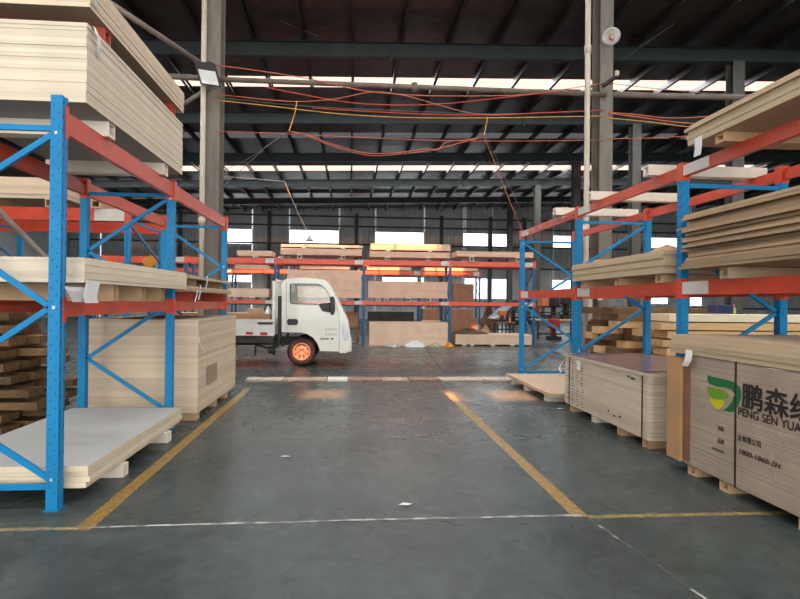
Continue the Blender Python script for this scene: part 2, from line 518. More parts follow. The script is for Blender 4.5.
ceil = b.build('ceiling', ROOF, label='dark insulated sheet roof on steel girders and purlins', kind='structure')
for h in holes:
    m_ = {'day': ROOFSHEET, 'dim': DIMLIGHT, 'clear': SUNPANE, 'tinted': TINTEDPANE}[h[4]]
    z = 0
    MB().add([(h[0], h[2], roof_z(h[0])+z), (h[1], h[2], roof_z(h[1])+z), (h[1], h[3], roof_z(h[1])+z), (h[0], h[3], roof_z(h[0])+z)], [(0, 1, 2, 3)]).build('roof_light_or_added_pane', m_, ceil)  # closes the roof light strips and the added sun openings
PX = 1.53
for k in range(-12, 22):
    x = k*PX
    z1 = roof_z(x)-.03
    p = [(x-.04, z1), (x+.06, z1), (x+.06, z1-.02), (x-.02, z1-.02), (x-.02, z1-.21), (x+.06, z1-.21), (x+.06, z1-.23), (x-.04, z1-.23)]
    MB().prism(p, 'y', YF, YB).build('purlin', STEELD, ceil)
GY = [-.5, 4.8, 11.8, 18.8, 25.8, 32.8, 39.8, 46.8]
for y in GY:
    b = MB()
    for (ya, yb_, za, zb) in ((-.12, .12, -.265, -.28), (-.008, .008, -.28, -.70), (-.12, .12, -.70, -.72)):
        x0, x1 = -23, 43
        b.add([(x0, y+ya, roof_z(x0)+za), (x1, y+ya, roof_z(x1)+za), (x1, y+yb_, roof_z(x1)+za), (x0, y+yb_, roof_z(x0)+za),
               (x0, y+ya, roof_z(x0)+zb), (x1, y+ya, roof_z(x1)+zb), (x1, y+yb_, roof_z(x1)+zb), (x0, y+yb_, roof_z(x0)+zb)],
              [(3, 2, 1, 0), (4, 5, 6, 7), (0, 1, 5, 4), (1, 2, 6, 5), (2, 3, 7, 6), (3, 0, 4, 7)])
    for x in (-9, 1.2, 7.5, 19):          # stiffener and splice plates
        b.box(x-.03, x+.03, y-.12, y+.12, roof_z(x)-.82, roof_z(x)-.32)
    b.build('girder', STEELG, ceil)
def rod(u0, v0, y0, u1, v1, y1, r=.012):
    MB().tube([px(u0, v0, 'y', y0), px(u1, v1, 'y', y1)], r, 5).build('brace_rod', STEELD if r > .02 else GREYC, ceil)
rod(222, -2, 17.0, 318, 36, 18.7); rod(505, -2, 17.0, 590, 36, 18.7); rod(712, -3, 17, 622, 60, 18.7)
rod(640, 30, 18.7, 700, -4, 16.8); rod(652, 118, 25.5, 690, 95, 23.5, .03)
rod(540, 184, 39, 600, 158, 35, .03); rod(506, 214, 46, 560, 186, 41, .03); rod(540, 213, 46, 566, 205, 44, .03)
rod(440, 212, 53, 466, 192, 48, .03); rod(262, 213, 53, 284, 208, 50, .03)

# ------------------------------------------------------------------ walls
UP = [(222, 252, 229, 243.5), (289, 339, 230.5, 244.5), (375, 424, 232.5, 247), (463, 488, 233.5, 247.5), (491, 507, 234, 247.5), (553, 580, 236, 247.5), (650, 679, 238, 248)]
LO = [(228, 252, 275, 282), (382, 424, 277.5, 296), (464.5, 487.5, 278.5, 299), (491, 507, 279, 299), (552, 573, 280, 293), (648, 668, 291, 304), (690, 702, 297, 306), (100, 122, 268, 284), (150, 172, 270, 284)]
wins = []
for (a, c, t, d) in UP+LO:
    p0, p1 = px(a, d, 'y', YB), px(c, t, 'y', YB)
    wins.append((p0.x, p1.x, p0.z, p1.z))
ZT = 11.6
xw = sorted(set([-24., 44.]+[v for w_ in wins for v in w_[:2]]))
zw = sorted(set([0., ZT]+[v for w_ in wins for v in w_[2:]]))
b = MB()
for i in range(len(xw)-1):
    # merge vertical runs for each column of cells
    run = None
    for k in range(len(zw)-1):
        mx_, mz_ = (xw[i]+xw[i+1])/2, (zw[k]+zw[k+1])/2
        solid = not any(w_[0] < mx_ < w_[1] and w_[2] < mz_ < w_[3] for w_ in wins)
        if solid and run is None: run = zw[k]
        if run is not None and (not solid or k == len(zw)-2):
            ztop = zw[k] if not solid else zw[k+1]
            n = max(1, round((xw[i+1]-xw[i])/.15))
            vs, fs = [], []
            for q in range(n+1):
                x = xw[i]+(xw[i+1]-xw[i])*q/n
                y = YB+(.0 if q % 2 else .05)
                vs += [(x, y, run), (x, y, ztop)]
            fs = [(2*q, 2*q+2, 2*q+3, 2*q+1) for q in range(n)]
            b.add(vs, fs)
            run = None
wb = b.build('wall_back', WALL, label='grey ribbed steel back wall with high windows', kind='structure')
for z in (1.2, 4.6, 6.55, 8.15, 9.0):
    box('girt', WALLD, (-24, 44, YB-.12, YB-.02, z, z+.14), wb)
for x in (-22.3, -14.7, -7.1, .5, 8.1, px(489.6, 250, 'y', YB).x, 15.7, 23.3, 30.9):
    b = MB().box(x-.15, x+.15, YB-.42, YB-.40, 0, 9.3).box(x-.15, x+.15, YB-.16, YB-.14, 0, 9.3).box(x-.01, x+.01, YB-.40, YB-.16, 0, 9.3)
    b.build('wall_post', WALLD, wb)
for k, w_ in enumerate(wins):
    g = MB().box(w_[0], w_[1], YB+.06, YB+.065, w_[2], w_[3]).build('window_%d' % (k+1), GLASS, label=None, kind='structure')
    hi = k < len(UP)
    n_ = sorted([w[0] for w in (wins[:len(UP)] if hi else wins[len(UP):])]).index(w_[0])+1
    setp(g, 'bright %s window in the back wall, %s from the left' % ('high' if hi else 'low', ordw(n_)))
    b = MB()
    mid = (w_[0]+w_[1])/2
    nv = 1 if w_[2] > 5 else max(1, round((w_[1]-w_[0])/1.1))
    for q in range(nv+1):
        x = w_[0]+(w_[1]-w_[0])*q/nv
        b.box(x-.02, x+.02, YB+.02, YB+.055, w_[2], w_[3])
    b.box(w_[0], w_[1], YB+.02, YB+.055, w_[2]-.03, w_[2]+.03).box(w_[0], w_[1], YB+.02, YB+.055, w_[3]-.03, w_[3]+.03)
    b.build('window_frame', PLATE if w_[2] > 5 else WALLD, g)
box('wall_left', WALL, (-24.1, -24, -10, 54, 0, 10.2), label='grey steel side wall on the left', kind='structure')
box('wall_right', WALL, (44, 44.1, -10, 54, 0, 12), label='grey steel side wall on the right', kind='structure')
b = MB()
for (x0, x1, z0) in ((-24, -9.2, 0), (11.2, 44, 0), (-9.2, 11.2, 7)):
    b.prism([(x0, z0), (x1, z0), (x1, roof_z(x1)+.04), (x0, roof_z(x0)+.04)], 'y', -10.1, -10)
b.build('wall_front', WALL, label='grey steel front wall with the wide loading door', kind='structure')
box('door_1', mat('sun_block_panel', (236, 236, 232), .8), (-9.2, 11.2, -10.08, -10.02, 0, 7), label='unseen panel added in the loading door to block the sun', kind='structure')  # opaque panel added out of view to keep the sun out

# ------------------------------------------------------------------ columns and pipes
def column(xc, y, top, fw, dp, label, m, group=None):
    t = thing('steel_column', label, 'column', (xc, y, 0), group)
    box('front_flange', m, (xc-fw/2, xc+fw/2, y, y+.016, .02, top), t)
    box('rear_flange', m, (xc-fw/2, xc+fw/2, y+dp-.016, y+dp, .02, top), t)
    box('web', m, (xc-.006, xc+.006, y+.016, y+dp-.016, .02, top), t)
    box('base_plate', m, (xc-fw/2-.06, xc+fw/2+.06, y-.05, y+dp+.05, 0, .02), t)
    return t
cl0, cl1 = px(204.5, 180, 'y', 11.8).x, px(219, 180, 'y', 11.8).x
column((cl0+cl1)/2, 11.8, 9.05, cl1-cl0, .42, 'grey steel column carrying the black floodlight', COLM)
cr0, cr1 = px(600.8, 90, 'y', 11.8).x, px(612.6, 90, 'y', 11.8).x
cR = column((cr0+cr1)/2, 11.8, 9.25, cr1-cr0+.02, .42, 'grey steel column with white dish lamp behind the right rack', COLM)
q = px(600, 298, 'y', 11.79)
box('paper_notice', PAPER, (q.x-.05, q.x+.05, 11.785, 11.799, q.z-.04, q.z+.04), cR)
box('inspection_card', PAPER, (cr0-.16, cr0-.05, 12.0, 12.004, 1.2, 1.75), cR)
inter = ['behind the white dish lamp column, touching the nearest girder', 'second in the far right row', 'third in the far right row', 'fourth in the far right row', 'farthest of the far right row']
for k, y in enumerate(GY[3:]):
    column(12.6, y-.2, roof_z(12.6)-.73, .40, .40, 'dark steel column ' + inter[k], mat('dark_column_steel', (88, 86, 82), .65), 'dark inner columns')
def pipe(name, label, pts, r, m, cat='pipe', parts=True):
    t = thing(name, label, cat, pts[0])
    MB().tube(pts, r, 12).build('tube', m, t, smooth=True)
    for p in pts[1:-1]:
        MB().tube([Vector(p)-Vector((0, 0, r*1.5)), Vector(p)+Vector((0, 0, r*1.5))], r*1.25, 10).build('coupling', m, t, smooth=True)
    return t
pl = px(202.3, 180, 'y', 11.64).x
t = pipe('down_pipe', 'beige down pipe along the column with the floodlight', [(pl, 11.64, .0), (pl, 11.64, 3), (pl, 11.64, 9.0)], .05, PIPE)
pr_ = px(587.5, 90, 'y', 11.64).x
t = pipe('down_pipe', 'beige down pipe left of the column with the dish lamp', [(pr_, 11.64, .0), (pr_, 11.64, 3), (pr_, 11.64, 6.6), (pr_, 11.64, 9.2)], .055, PIPE)
h0, h1 = px(212, 79, 'y', 11.748), px(606, 94.5, 'y', 11.748)
hm = (h0+h1)/2
pipe('overhead_pipe', 'grey overhead pipe strung between the two front columns', [h0, hm, h1], .05, PIPED)
a0, a1 = px(612, 94.5, 'y', 11.9), px(790, 99, 'y', 11.9)
pipe('overhead_pipe', 'grey overhead pipe running right from the dish lamp column', [a0, a1], .06, PIPED)
pipe('overhead_pipe', 'grey overhead pipe running left from the floodlight column', [px(199, 78, 'y', 11.68), px(120, 74, 'y', 11.68)], .055, PIPED)
pipe('brace_pipe', 'grey-brown slanting pipe rising left from the floodlight', [px(200, 63, 'y', 11.6), px(92, -9, 'y', 10.4)], .05, PIPED)
pipe('brace_pipe', 'short grey-brown pipe slanting down left under the floodlight', [px(209, 88, 'y', 11.76), px(174, 110, 'y', 11.755)], .04, PIPED)

# floodlight
c = px(208, 74, 'y', 11.45)
t = thing('floodlight', 'black square floodlight fixed to the left steel column', 'lamp', c)
def quadbox(c, ux, uz, hx, hz, d, m, name, parent, off=0):
    n = ux.cross(uz).normalized()
    b = MB(); c = c + n*off
    b.add([c-ux*hx-uz*hz-n*d, c+ux*hx-uz*hz-n*d, c+ux*hx+uz*hz-n*d, c-ux*hx+uz*hz-n*d, c-ux*hx-uz*hz+n*d, c+ux*hx-uz*hz+n*d, c+ux*hx+uz*hz+n*d, c-ux*hx+uz*hz+n*d],
          [(3, 2, 1, 0), (4, 5, 6, 7), (0, 1, 5, 4), (1, 2, 6, 5), (2, 3, 7, 6), (3, 0, 4, 7)])
    return b.build(name, m, parent)
ux = Vector((1, .1, -.08)).normalized(); uz = Vector((-.2, -.35, .9)).normalized()
quadbox(c, ux, uz, .19, .21, .035, BLACK, 'housing', t)
gl = quadbox(c - uz*.06, ux, uz, .155, .125, .004, mat('floodlight_glass', (225, 228, 226), .15, 0, .04), 'glass', t, .036)
quadbox(c - uz*.155, ux, uz, .155, .025, .004, mat('floodlight_reflector', (250, 250, 248), .2), 'lower_reflector', t, .042)
MB().tube([c+Vector((-.05, .05, .2)), c+Vector((-.05, .12, .28)), c+Vector((.02, .25, .3))], .02, 6).build('bracket', BLACK, t)
# dish lamp on right column
c = px(611, 36, 'y', 11.45)
t = thing('dish_lamp', 'white dish lamp with brown bulb on the right steel column', 'lamp', c)
ax = Vector((-.18, -.8, -.72)).normalized()
def lathe(prof, c, ax, n=20):
    u = ax.cross(Vector((1, 0, 0))).normalized(); v = ax.cross(u)
    b = MB(); vs = []; fs = []
    for (r, h) in prof:
        for k in range(n):
            a = 2*math.pi*k/n
            vs.append(c+ax*h+(u*math.cos(a)+v*math.sin(a))*r)
    for i in range(len(prof)-1):
        for k in range(n):
            fs.append((i*n+k, i*n+(k+1) % n, (i+1)*n+(k+1) % n, (i+1)*n+k))
    return b.add(vs, fs)
lathe([(.025, -.05), (.05, -.03), (.12, -.01), (.175, .02), (.178, .028), (.12, .0), (.05, -.015), (.02, -.02)], c, ax).build('shade', mat('white_enamel', (226, 226, 222), .35), t, smooth=True)
lathe([(.001, .2), (.03, .2), (.035, .12), (.045, .06), (.03, -.01), (.001, -.02)], c, ax, 12).build('bulb', mat('amber_bulb', (196, 140, 112), .3), t, smooth=True)
MB().tube([c-ax*.04, c-ax*.1+Vector((0, .1, .02)), c+Vector((-.02, .36, .12))], .016, 6).build('arm', BLACK, t)
# insulator bracket
c = px(603, 86, 'y', 11.79); d = px(617, 76, 'y', 11.3)
t = thing('cable_bracket', 'dark arm with insulator on the right steel column', 'bracket', c)
MB().bar(c, d, .06, .06).build('arm', DARKM, t)
lathe([(.001, .09), (.035, .08), (.05, .05), (.03, .03), (.05, 0), (.03, -.02), (.001, -.03)], d+Vector((0, 0, .02)), Vector((0, 0, 1)), 10).build('insulator', PIPE, t, smooth=True)
# pendant lamp far
c = px(309.5, 241, 'y', 27)
t = thing('pendant_lamp', 'small grey cone lamp hanging before the back window', 'lamp', c)
lathe([(.02, .25), (.05, .2), (.09, .12), (.2, 0), (.19, -.01), (.001, .05)], c, Vector((0, 0, 1)), 14).build('shade', mat('grey_enamel', (176, 176, 172), .4), t, smooth=True)
MB().tube([c+Vector((0, 0, .24)), px(297, 211, 'y', 26.6), px(284.5, 181.5, 'y', 26), px(250, 178.5, 'y', 26), px(222, 176, 'y', 25.85), (px(222, 176, 'y', 25.8).x, 25.8, roof_z(px(222, 176, 'y', 25.8).x)-.72)], .014, 5).build('cord', PIPE, t)

# ------------------------------------------------------------------ cables
def smooth_path(P, k=6):
    out = []
    for i in range(len(P)-1):
        p0, p1, p2, p3 = P[max(i-1, 0)], P[i], P[i+1], P[min(i+2, len(P)-1)]
        for j in range(k):
            t = j/k
            out.append(.5*((2*p1)+(-p0+p2)*t+(2*p0-5*p1+4*p2-p3)*t*t+(-p0+3*p1-3*p2+p3)*t**3))
    out.append(P[-1])
    return out
def cable(label, pts, y, r, m, name='cable', y2=None, smooth=True, ya=None, yb=None):
    n = len(pts)
    P = [px(u, v, 'y', y+((y2-y)*i/(n-1) if y2 else 0)) for i, (u, v) in enumerate(pts)]
    if ya: P[0] = px(*pts[0], 'y', ya)
    if yb: P[-1] = px(*pts[-1], 'y', yb)
    r *= .82
    return MB().tube(smooth_path(P) if smooth else P, r, 6).build(name, m, label=label, cat='rope' if name == 'rope' else 'cable', smooth=True)
cable('orange cable sagging just under the overhead pipe', [(215, 65), (260, 71), (310, 79), (360, 90), (410, 95), (470, 96), (530, 94), (604, 83)], 11.55, .011, ORANGE, ya=11.8, yb=11.8)
cable('bright red cable sagging below the middle of the overhead pipe', [(265, 87), (300, 94), (345, 102), (390, 105), (440, 104), (500, 98), (552, 92)], 11.5, .013, REDC)
cable('tan cable looping up to the pipe and down again', [(215, 94), (260, 99), (297, 101.5), (335, 99), (372, 92), (402, 95), (435, 104), (465, 112), (490, 115), (515, 114)], 11.45, .010, ORANGE, ya=11.8)
cable('thick red cable of the middle bundle', [(312, 108), (360, 111), (420, 114), (480, 115), (540, 113), (604, 110)], 11.5, .014, REDC, yb=11.8)
cable('thin pale cable beside the thick red one', [(215, 97), (290, 105), (360, 109), (430, 112), (500, 114), (604, 111)], 11.6, .007, GREYC, ya=11.8, yb=11.8)
cable('yellow orange cable lowest of the middle bundle', [(215, 100), (270, 106), (330, 113), (390, 117), (450, 118), (520, 117.5), (604, 116)], 11.42, .010, YROPE, ya=11.8, yb=11.8)
cable('straight orange cable stretched across the aisle above the racks', [(215, 131), (290, 134), (360, 137.5), (440, 140.5), (520, 141), (604, 140)], 11.5, .009, ORANGE, ya=11.8, yb=11.8)
cable('yellow tie rope hanging left of the aisle centre', [(297, 101), (295, 112), (292, 122), (289, 131)], 11.44, .014, YROPE, 'rope')
cable('yellow tie rope hanging near the right column', [(487.5, 117), (486, 126), (484, 136)], 11.44, .012, YROPE, 'rope')
cable('double orange cable swagged between the two tie ropes, upper strand', [(289, 131), (310, 136), (335, 145), (365, 153), (395, 153), (425, 149), (437, 150), (447, 142), (465, 140), (484, 137)], 11.4, .011, ORANGE)
cable('double orange cable swagged between the two tie ropes, lower strand', [(289, 131), (312, 138), (338, 148), (370, 155.5), (400, 154), (432, 150), (460, 143), (484, 137)], 11.42, .011, ORANGE)
cable('thin wire slanting from left tie rope down to the column foot side', [(289, 131), (268, 145), (252, 160), (222, 187)], 11.4, .007, GREYC)
cable('second thin wire slanting left from the left tie rope', [(287, 132), (262, 150), (240, 163), (220, 172)], 11.45, .006, GREYC)
cable('orange wire dropping from right tie rope to the rack end', [(484, 137), (490, 151), (497, 168), (508, 197), (522, 230)], 11.4, .007, ORANGE)
cable('grey wire dropping past the right rack end', [(485, 137), (494, 153), (504, 175), (522, 212), (545, 252), (566, 290)], 11.9, .007, GREYC, y2=13.5)
cable('upper orange cable running right from the dish lamp column', [(608, 112), (640, 115), (668, 118), (700, 117), (740, 113)], 11.6, .012, ORANGE, ya=11.8)
cable('middle orange cable running right from the dish lamp column', [(608, 113), (645, 118), (680, 122.5), (740, 126)], 11.55, .014, ORANGE, ya=11.8)
cable('yellow cable running right from the dish lamp column', [(608, 118), (650, 122), (690, 127), (740, 131)], 11.5, .011, YROPE, ya=11.8)
cable('lowest orange cable running right toward the top right boards', [(608, 139), (650, 138), (690, 136), (740, 133)], 11.5, .010, ORANGE, ya=11.8)
cable('thin brown cable above the right overhead pipe', [(608, 83), (650, 88), (690, 92), (730, 94), (790, 96)], 11.7, .008, PIPED, ya=11.8)

# ------------------------------------------------------------------ racks
def make_rack(name, label, mp, frames, depth, top, levels, mblue, mred, bays=None, slots=(), plate_end=None, conn_s=1, group=None, zig=True, plates=True, low_tops=False, mirror=(), plate_len=.27):
    """mp(s, q, z): run coordinate s, depth q from the aisle face"""
    t = thing(name, label, 'rack', mp((frames[0]+frames[-1])/2, depth/2, 0), group)
    def bx(s0, s1, q0, q1, z0, z1):
        a, c = mp(s0, q0, z0), mp(s1, q1, z1)
        return (min(a[0], c[0]), max(a[0], c[0]), min(a[1], c[1]), max(a[1], c[1]), z0, z1)
    US, UQ = .09, .08
    for fi, s in enumerate(frames):
        for q0, face in ((0, 1), (depth-UQ, 0)):
            g0, g1 = (q0, q0+.012) if face else (q0+UQ, q0+UQ-.012)
            qa, qb = (q0, q0+UQ) if face else (q0+UQ, q0)
            prof = [(s, qa), (s+.03, qa), (s+.036, g1), (s+.054, g1), (s+.06, qa), (s+US, qa), (s+US, qb), (s, qb)]
            P = [mp(a_, b_, 0)[:2] for a_, b_ in prof]
            u = MB().prism(P, 'z', .006, top if fi == 0 or not low_tops else levels[-1][1]-.02).build('upright', mblue, t)
            box('foot_plate', mblue, bx(s-.02, s+US+.02, q0-.01, q0+UQ+.01, 0, .006), u)
            if fi in slots:
                b = MB()
                zz = .12
                while zz < top-.04:
                    for qq in (q0+.022, q0+.058):
                        a, c = mp(s-.0015, qq-.0045, 0), mp(s, qq+.0045, 0)
                        b.box(min(a[0], c[0]), max(a[0], c[0]), min(a[1], c[1]), max(a[1], c[1]), zz, zz+.012)
                        zz += .05
                    if face:
                        for ss in (s+.014, s+.075):
                            a, c = mp(ss-.006, qa-.0015, 0), mp(ss+.006, qa, 0)
                            b.box(min(a[0], c[0]), max(a[0], c[0]), min(a[1], c[1]), max(a[1], c[1]), zz-.03, zz-.01)
                sl = b.build('punched_slots', SLOT, u, kind='stuff')
        sm = s+US/2
        def br(q0, z0, q1, z1):
            bar_ = MB().bar(mp(sm, q0, z0), mp(sm, q1, z1), .03, .04).build('brace', mblue, t)
        br(UQ, top-.23, depth-UQ, top-.23)
        br(UQ, .16, depth-UQ, .16)
        if zig:
            zs = [top-.27, top-.27-.62, top-.27-1.24, top-.27-1.86, .22]
            mir = 1 if fi in mirror else 0
            for i in range(4):
                br(UQ if (i+mir) % 2 == 0 else depth-UQ, zs[i], depth-UQ if (i+mir) % 2 == 0 else UQ, zs[i+1])
            for i in range(mir, 5, 2):
                b = MB()
                a, c = mp(s-.006, .032, 0), mp(s, .05, 0)
                b.box(min(a[0], c[0]), max(a[0], c[0]), min(a[1], c[1]), max(a[1], c[1]), zs[i]-.01, zs[i]+.01)
                b.build('brace_bolt', BOLT, t)
    for bi in range(len(frames)-1):
        s0, s1 = frames[bi]+US, frames[bi+1]
        for (z0, z1) in levels:
            for side in (0, 1):
                q0, q1 = (.012, .062) if side == 0 else (depth-.062, depth-.012)
                qi = q1 if side == 0 else q0      # inner side carries the step
                qo = q0 if side == 0 else q1
                st = .018 if side == 0 else -.018
                prof = [(qo, z0), (qi, z0), (qi, z1-.045), (qi-st, z1-.045), (qi-st, z1), (qo, z1)]
                m1 = mp(0, 1, 0); m0 = mp(0, 0, 0)
                if abs(m1[0]-m0[0]) > .5:      # depth along x, run along y
                    P = [(mp(0, a_, 0)[0], z_) for a_, z_ in prof]
                    bm_ = MB().prism(P, 'y', s0, s1).build('beam', mred, t)
                else:
                    P = [(mp(0, a_, 0)[1], z_) for a_, z_ in prof]
                    bm_ = MB().prism(P, 'x', s0, s1).build('beam', mred, t)
                qa, qb = (-.006, UQ+.004) if side == 0 else (depth-UQ-.004, depth+.006)
                box('connector', mred, bx(s1-.004, s1+US+.004, qa, qb, z0-.035, z1+.03), bm_)
                if bi == 0:
                    box('connector', mred, bx(s0-.045, s0+.006, qa if side == 0 else depth, 0 if side == 0 else qb, z0-.04, z1+.03), bm_)
                if plates and side == 0 and plate_end:
                    sa, sb = (s1-.02-plate_len, s1-.006)  if plate_end == 'hi' else (s0+.02, s0+.02+plate_len)
                    box('location_plate', PLATE, bx(sa, sb, .006, .012, z0+.008, z1-.004), bm_)
    return t

LX, RX = -2.05, 3.33
LF, RF = [4.44, 7.16, 10.14], [2.62, 5.80, 8.60, 11.52]
LT = 2.95
make_rack('pallet_rack', 'blue and orange two-level pallet rack on the left of the aisle', lambda s, q, z: (LX-q, s, z), LF, 1.05, LT, [(1.375, 1.485), (2.70, 2.86)], BLUE, RED, slots=(0, 1, 2), low_tops=True, mirror=(2,))
make_rack('pallet_rack', 'blue and orange pallet rack on the right with white location plates', lambda s, q, z: (RX+q, s, z), RF, 1.14, 2.95, [(1.605, 1.74), (2.80, 2.915)], BLUE, RED, slots=(1, 2), plate_end='hi', low_tops=True, mirror=(0, 1, 2), plate_len=.42)
AY = 20.9
AF = [-8.6, -5.62, -2.62, .44, 3.47, 6.49]
make_rack('pallet_rack', 'far pallet rack behind the white truck facing the aisle', lambda s, q, z: (s, AY+q, z), AF, 1.05, 3.02, [(1.41, 1.54), (2.80, 2.975)], DBLUE, FRED, plate_end='hi', zig=True)
BY = 32.0
BF = [-9.4, -6.2, -2.9, .4, 3.7, 6.95]
make_rack('pallet_rack', 'farthest pallet rack seen through the rack behind the truck', lambda s, q, z: (s, BY+q, z), BF, 1.05, 3.28, [(1.40, 1.55), (2.98, 3.18)], DBLUE, FRED, plate_end='hi')
EY = 10.95
make_rack('pallet_rack', 'rack set crosswise behind the left rack with red beams', lambda s, q, z: (s, EY+q, z), [-9.4, -6.8, -3.98], 2.0, 3.14, [(1.5, 1.64), (2.88, 3.10)], BLUE, RED, plate_end='hi', plate_len=.5)

# torn film on the far end of the right upper beam
t = thing('torn_film', 'torn clear film wrapped around the far right upper beam', 'film', (RX-.01, 10.2, 2.86))
for k in range(14):
    y = 8.75+k*.19+random.uniform(-.05, .05)
    z = 2.82+random.uniform(0, .06)
    MB().add([(RX-.004, y, z), (RX-.006, y+.12, z+random.uniform(-.02, .04)), (RX-.008, y+.17, z+random.uniform(0, .03)+.012), (RX-.004, y+.03, z+.022)], [(0, 1, 2, 3)]).build('strip', FILM if k % 3 else mat('dark_red_film', (120, 52, 44), .3), t, solid=.002)

# ------------------------------------------------------------------ left rack goods
def tag_strip(name, label, pts, wd, m, cat='tag', axis=(1, 0, 0)):
    """a bent ribbon of paper or film hanging over an edge"""
    b = MB(); vs = []; a = Vector(axis)*wd/2
    for p in pts:
        p = Vector(p); vs += [p-a, p+a]
    fs = [(2*i, 2*i+1, 2*i+3, 2*i+2) for i in range(len(pts)-1)]
    return b.add(vs, fs).build(name, m, label=label, cat=cat, solid=.003)
XL = -2.0
stack('the thick cream board stack on top of the left rack', -3.22, XL, 4.70, 7.30, 2.985, 20, .030, CREAM, .003)
for k, (y, s) in enumerate(((5.25, 'nearer'), (6.75, 'farther'))):
    spacer('white hollow spacer on the left upper beams, %s one' % s, -3.25, XL-.02, y, 2.86, .125, .14, SPACER)
stack('the thin board stack topmost on the left rack', -3.22, XL+.02, 4.70, 7.26, 3.705, 7, .034, CREAM2, .004)
for k, (y, s) in enumerate(((5.10, 'near the camera'), (6.95, 'away from the camera'))):
    spacer('red hollow spacer between the two top left stacks, end %s' % s, -3.2, XL-.005, y, 3.585, .12, .13, SPACERR)
tag_strip('plastic_strip', 'grey plastic strip over the edge of the thick top left stack', [(-2.02, 4.82, 3.60), (-1.985, 4.80, 3.595), (-1.97, 4.84, 3.52), (-1.975, 4.86, 3.46), (-1.985, 4.88, 3.40)], .05, FILM, axis=(0, 1, 0))
tag_strip('plastic_strip', 'grey plastic strip at the near corner of the topmost left stack', [(-2.02, 4.75, 3.95), (-1.96, 4.74, 3.94), (-1.955, 4.75, 3.82), (-1.96, 4.77, 3.74)], .05, FILM, axis=(0, 1, 0))
XM = -1.98
stack('the pale board stack on the lower left shelf', -3.15, -1.93, 4.72, 7.10, 1.625, 7, .027, CREAM, .006, rot=-.05)
for k, (y, s) in enumerate(((5.35, 'nearest the hanging paper'), (6.05, 'in the middle'), (6.65, 'farther along'))):
    spacer('raw hollow spacer under the lower left shelf stack, %s' % s, -3.2, XM-.03, y, 1.485, .14, .12, SPACERW)
stack('the low thin stack at far end of lower left shelf', -3.2, XM+.02, 7.62, 10.1, 1.61, 3, .022, MDFL, .012)
for k, y in enumerate((7.9, 9.9)):
    spacer('small spacer under the thin stack on lower left shelf, %s end' % ('near', 'far')[k], -3.2, XM-.03, y, 1.485, .125, .12, SPACERR)
for k, y in enumerate((8.3, 9.95)):
    spacer('spacer between the two thin stacks on lower left shelf, %s end' % ('near', 'far')[k], -3.2, XM-.1, y, 1.677, .1, .1, SPACERW)
stack('the raised thin stack at far end of lower left shelf', -3.2, XM+.0, 7.62, 10.08, 1.777, 2, .02, MDFL, .012)
p = lambda u, v, x=-1.965: px(u, v, 'x', x)
tag_strip('paper_tag', 'white paper sheet hanging from the lower left shelf stack', [p(94, 281), p(91.5, 290), p(90, 297), p(92, 303)], .24, PAPER, axis=(0, 1, 0))
tag_strip('film_sheet', 'grey film sheet drooping beside the white paper on the left shelf', [p(76, 287, -1.99), p(79, 292, -1.98), p(84, 302, -1.975)], .36, FILM, 'film', axis=(0, 1, 0))
for k, (u, s) in enumerate(((196, 'leftmost'), (199.5, 'middle'), (206, 'rightmost'))):
    z0 = (290, 288, 279)[k]
    tag_strip('plastic_strip', 'white plastic loop hanging on the thin left shelf stacks, %s' % s, [p(u+1, z0-3, -1.955), p(u+1.5, z0+2, -1.95), p(u, z0+8, -1.95), p(u-1, z0+12, -1.95)], .05, PAPER, axis=(0, 1, 0))
# boards on the floor below
stack('the grey-topped board pack on the floor under the left rack', -3.12, -1.92, 4.62, 7.08, .105, 4, .042, GREYTOP, .014)
for k, y in enumerate((5.30, 6.55)):
    spacer('white hollow spacer under the left floor boards, %s end' % ('near', 'far')[k], -3.1, -1.89, y, 0, .105, .12, SPACER)
# tall stack
stack('the tall pale stack on the floor in the left rack', -3.2, -1.87, 7.62, 10.08, .10, 29, .040, CREAM2, .006)
for k, y in enumerate((7.75, 8.75, 9.5)):
    spacer('spacer under the tall left floor stack, %s' % ('front one', 'middle one', 'back one')[k], -3.18, -1.89, y, 0, .10, .13, SPACERW)
tag_strip('plastic_strip', 'white plastic strip dangling on the tall left stack', [p(199, 337, -1.855), p(199.5, 342, -1.85), p(203, 350, -1.85)], .05, PAPER, axis=(0, 1, 0))
q0, q1 = px(207, 385, 'x', -1.858), px(217, 362, 'x', -1.858)
MB().box(-1.862, -1.856, min(q0.y, q1.y), max(q0.y, q1.y), min(q0.z, q1.z), max(q0.z, q1.z)).build('stamp_panel', mat('brown_stamp', (170, 150, 125), .75, 0, .1, 20), label='brown printed patch on the side of the tall left stack', cat='label')
# crosswise rack goods
q0, q1 = px(0, 200, 'y', EY-.05), px(78, 178, 'y', EY-.05)
stack('the tan pack on the crosswise rack behind the left rack', -8.2, -4.95, EY-.02, EY+1.1, 3.25, 5, (q1.z-3.25)/5, CREAM2, .01)
for k, x in enumerate((-5.25, -6.2)):
    spacer('raw spacer under the tan pack on the crosswise rack, %s' % ('right one', 'left one')[k], EY-.03, EY+1.1, x, 3.10, .148, .13, SPACERW, axis='y')
spacer('lone hollow spacer lying on the crosswise rack beam', EY-.06, EY+1.1, px(97, 205, 'y', EY).x, 3.10, .14, .15, SPACERW, axis='y')
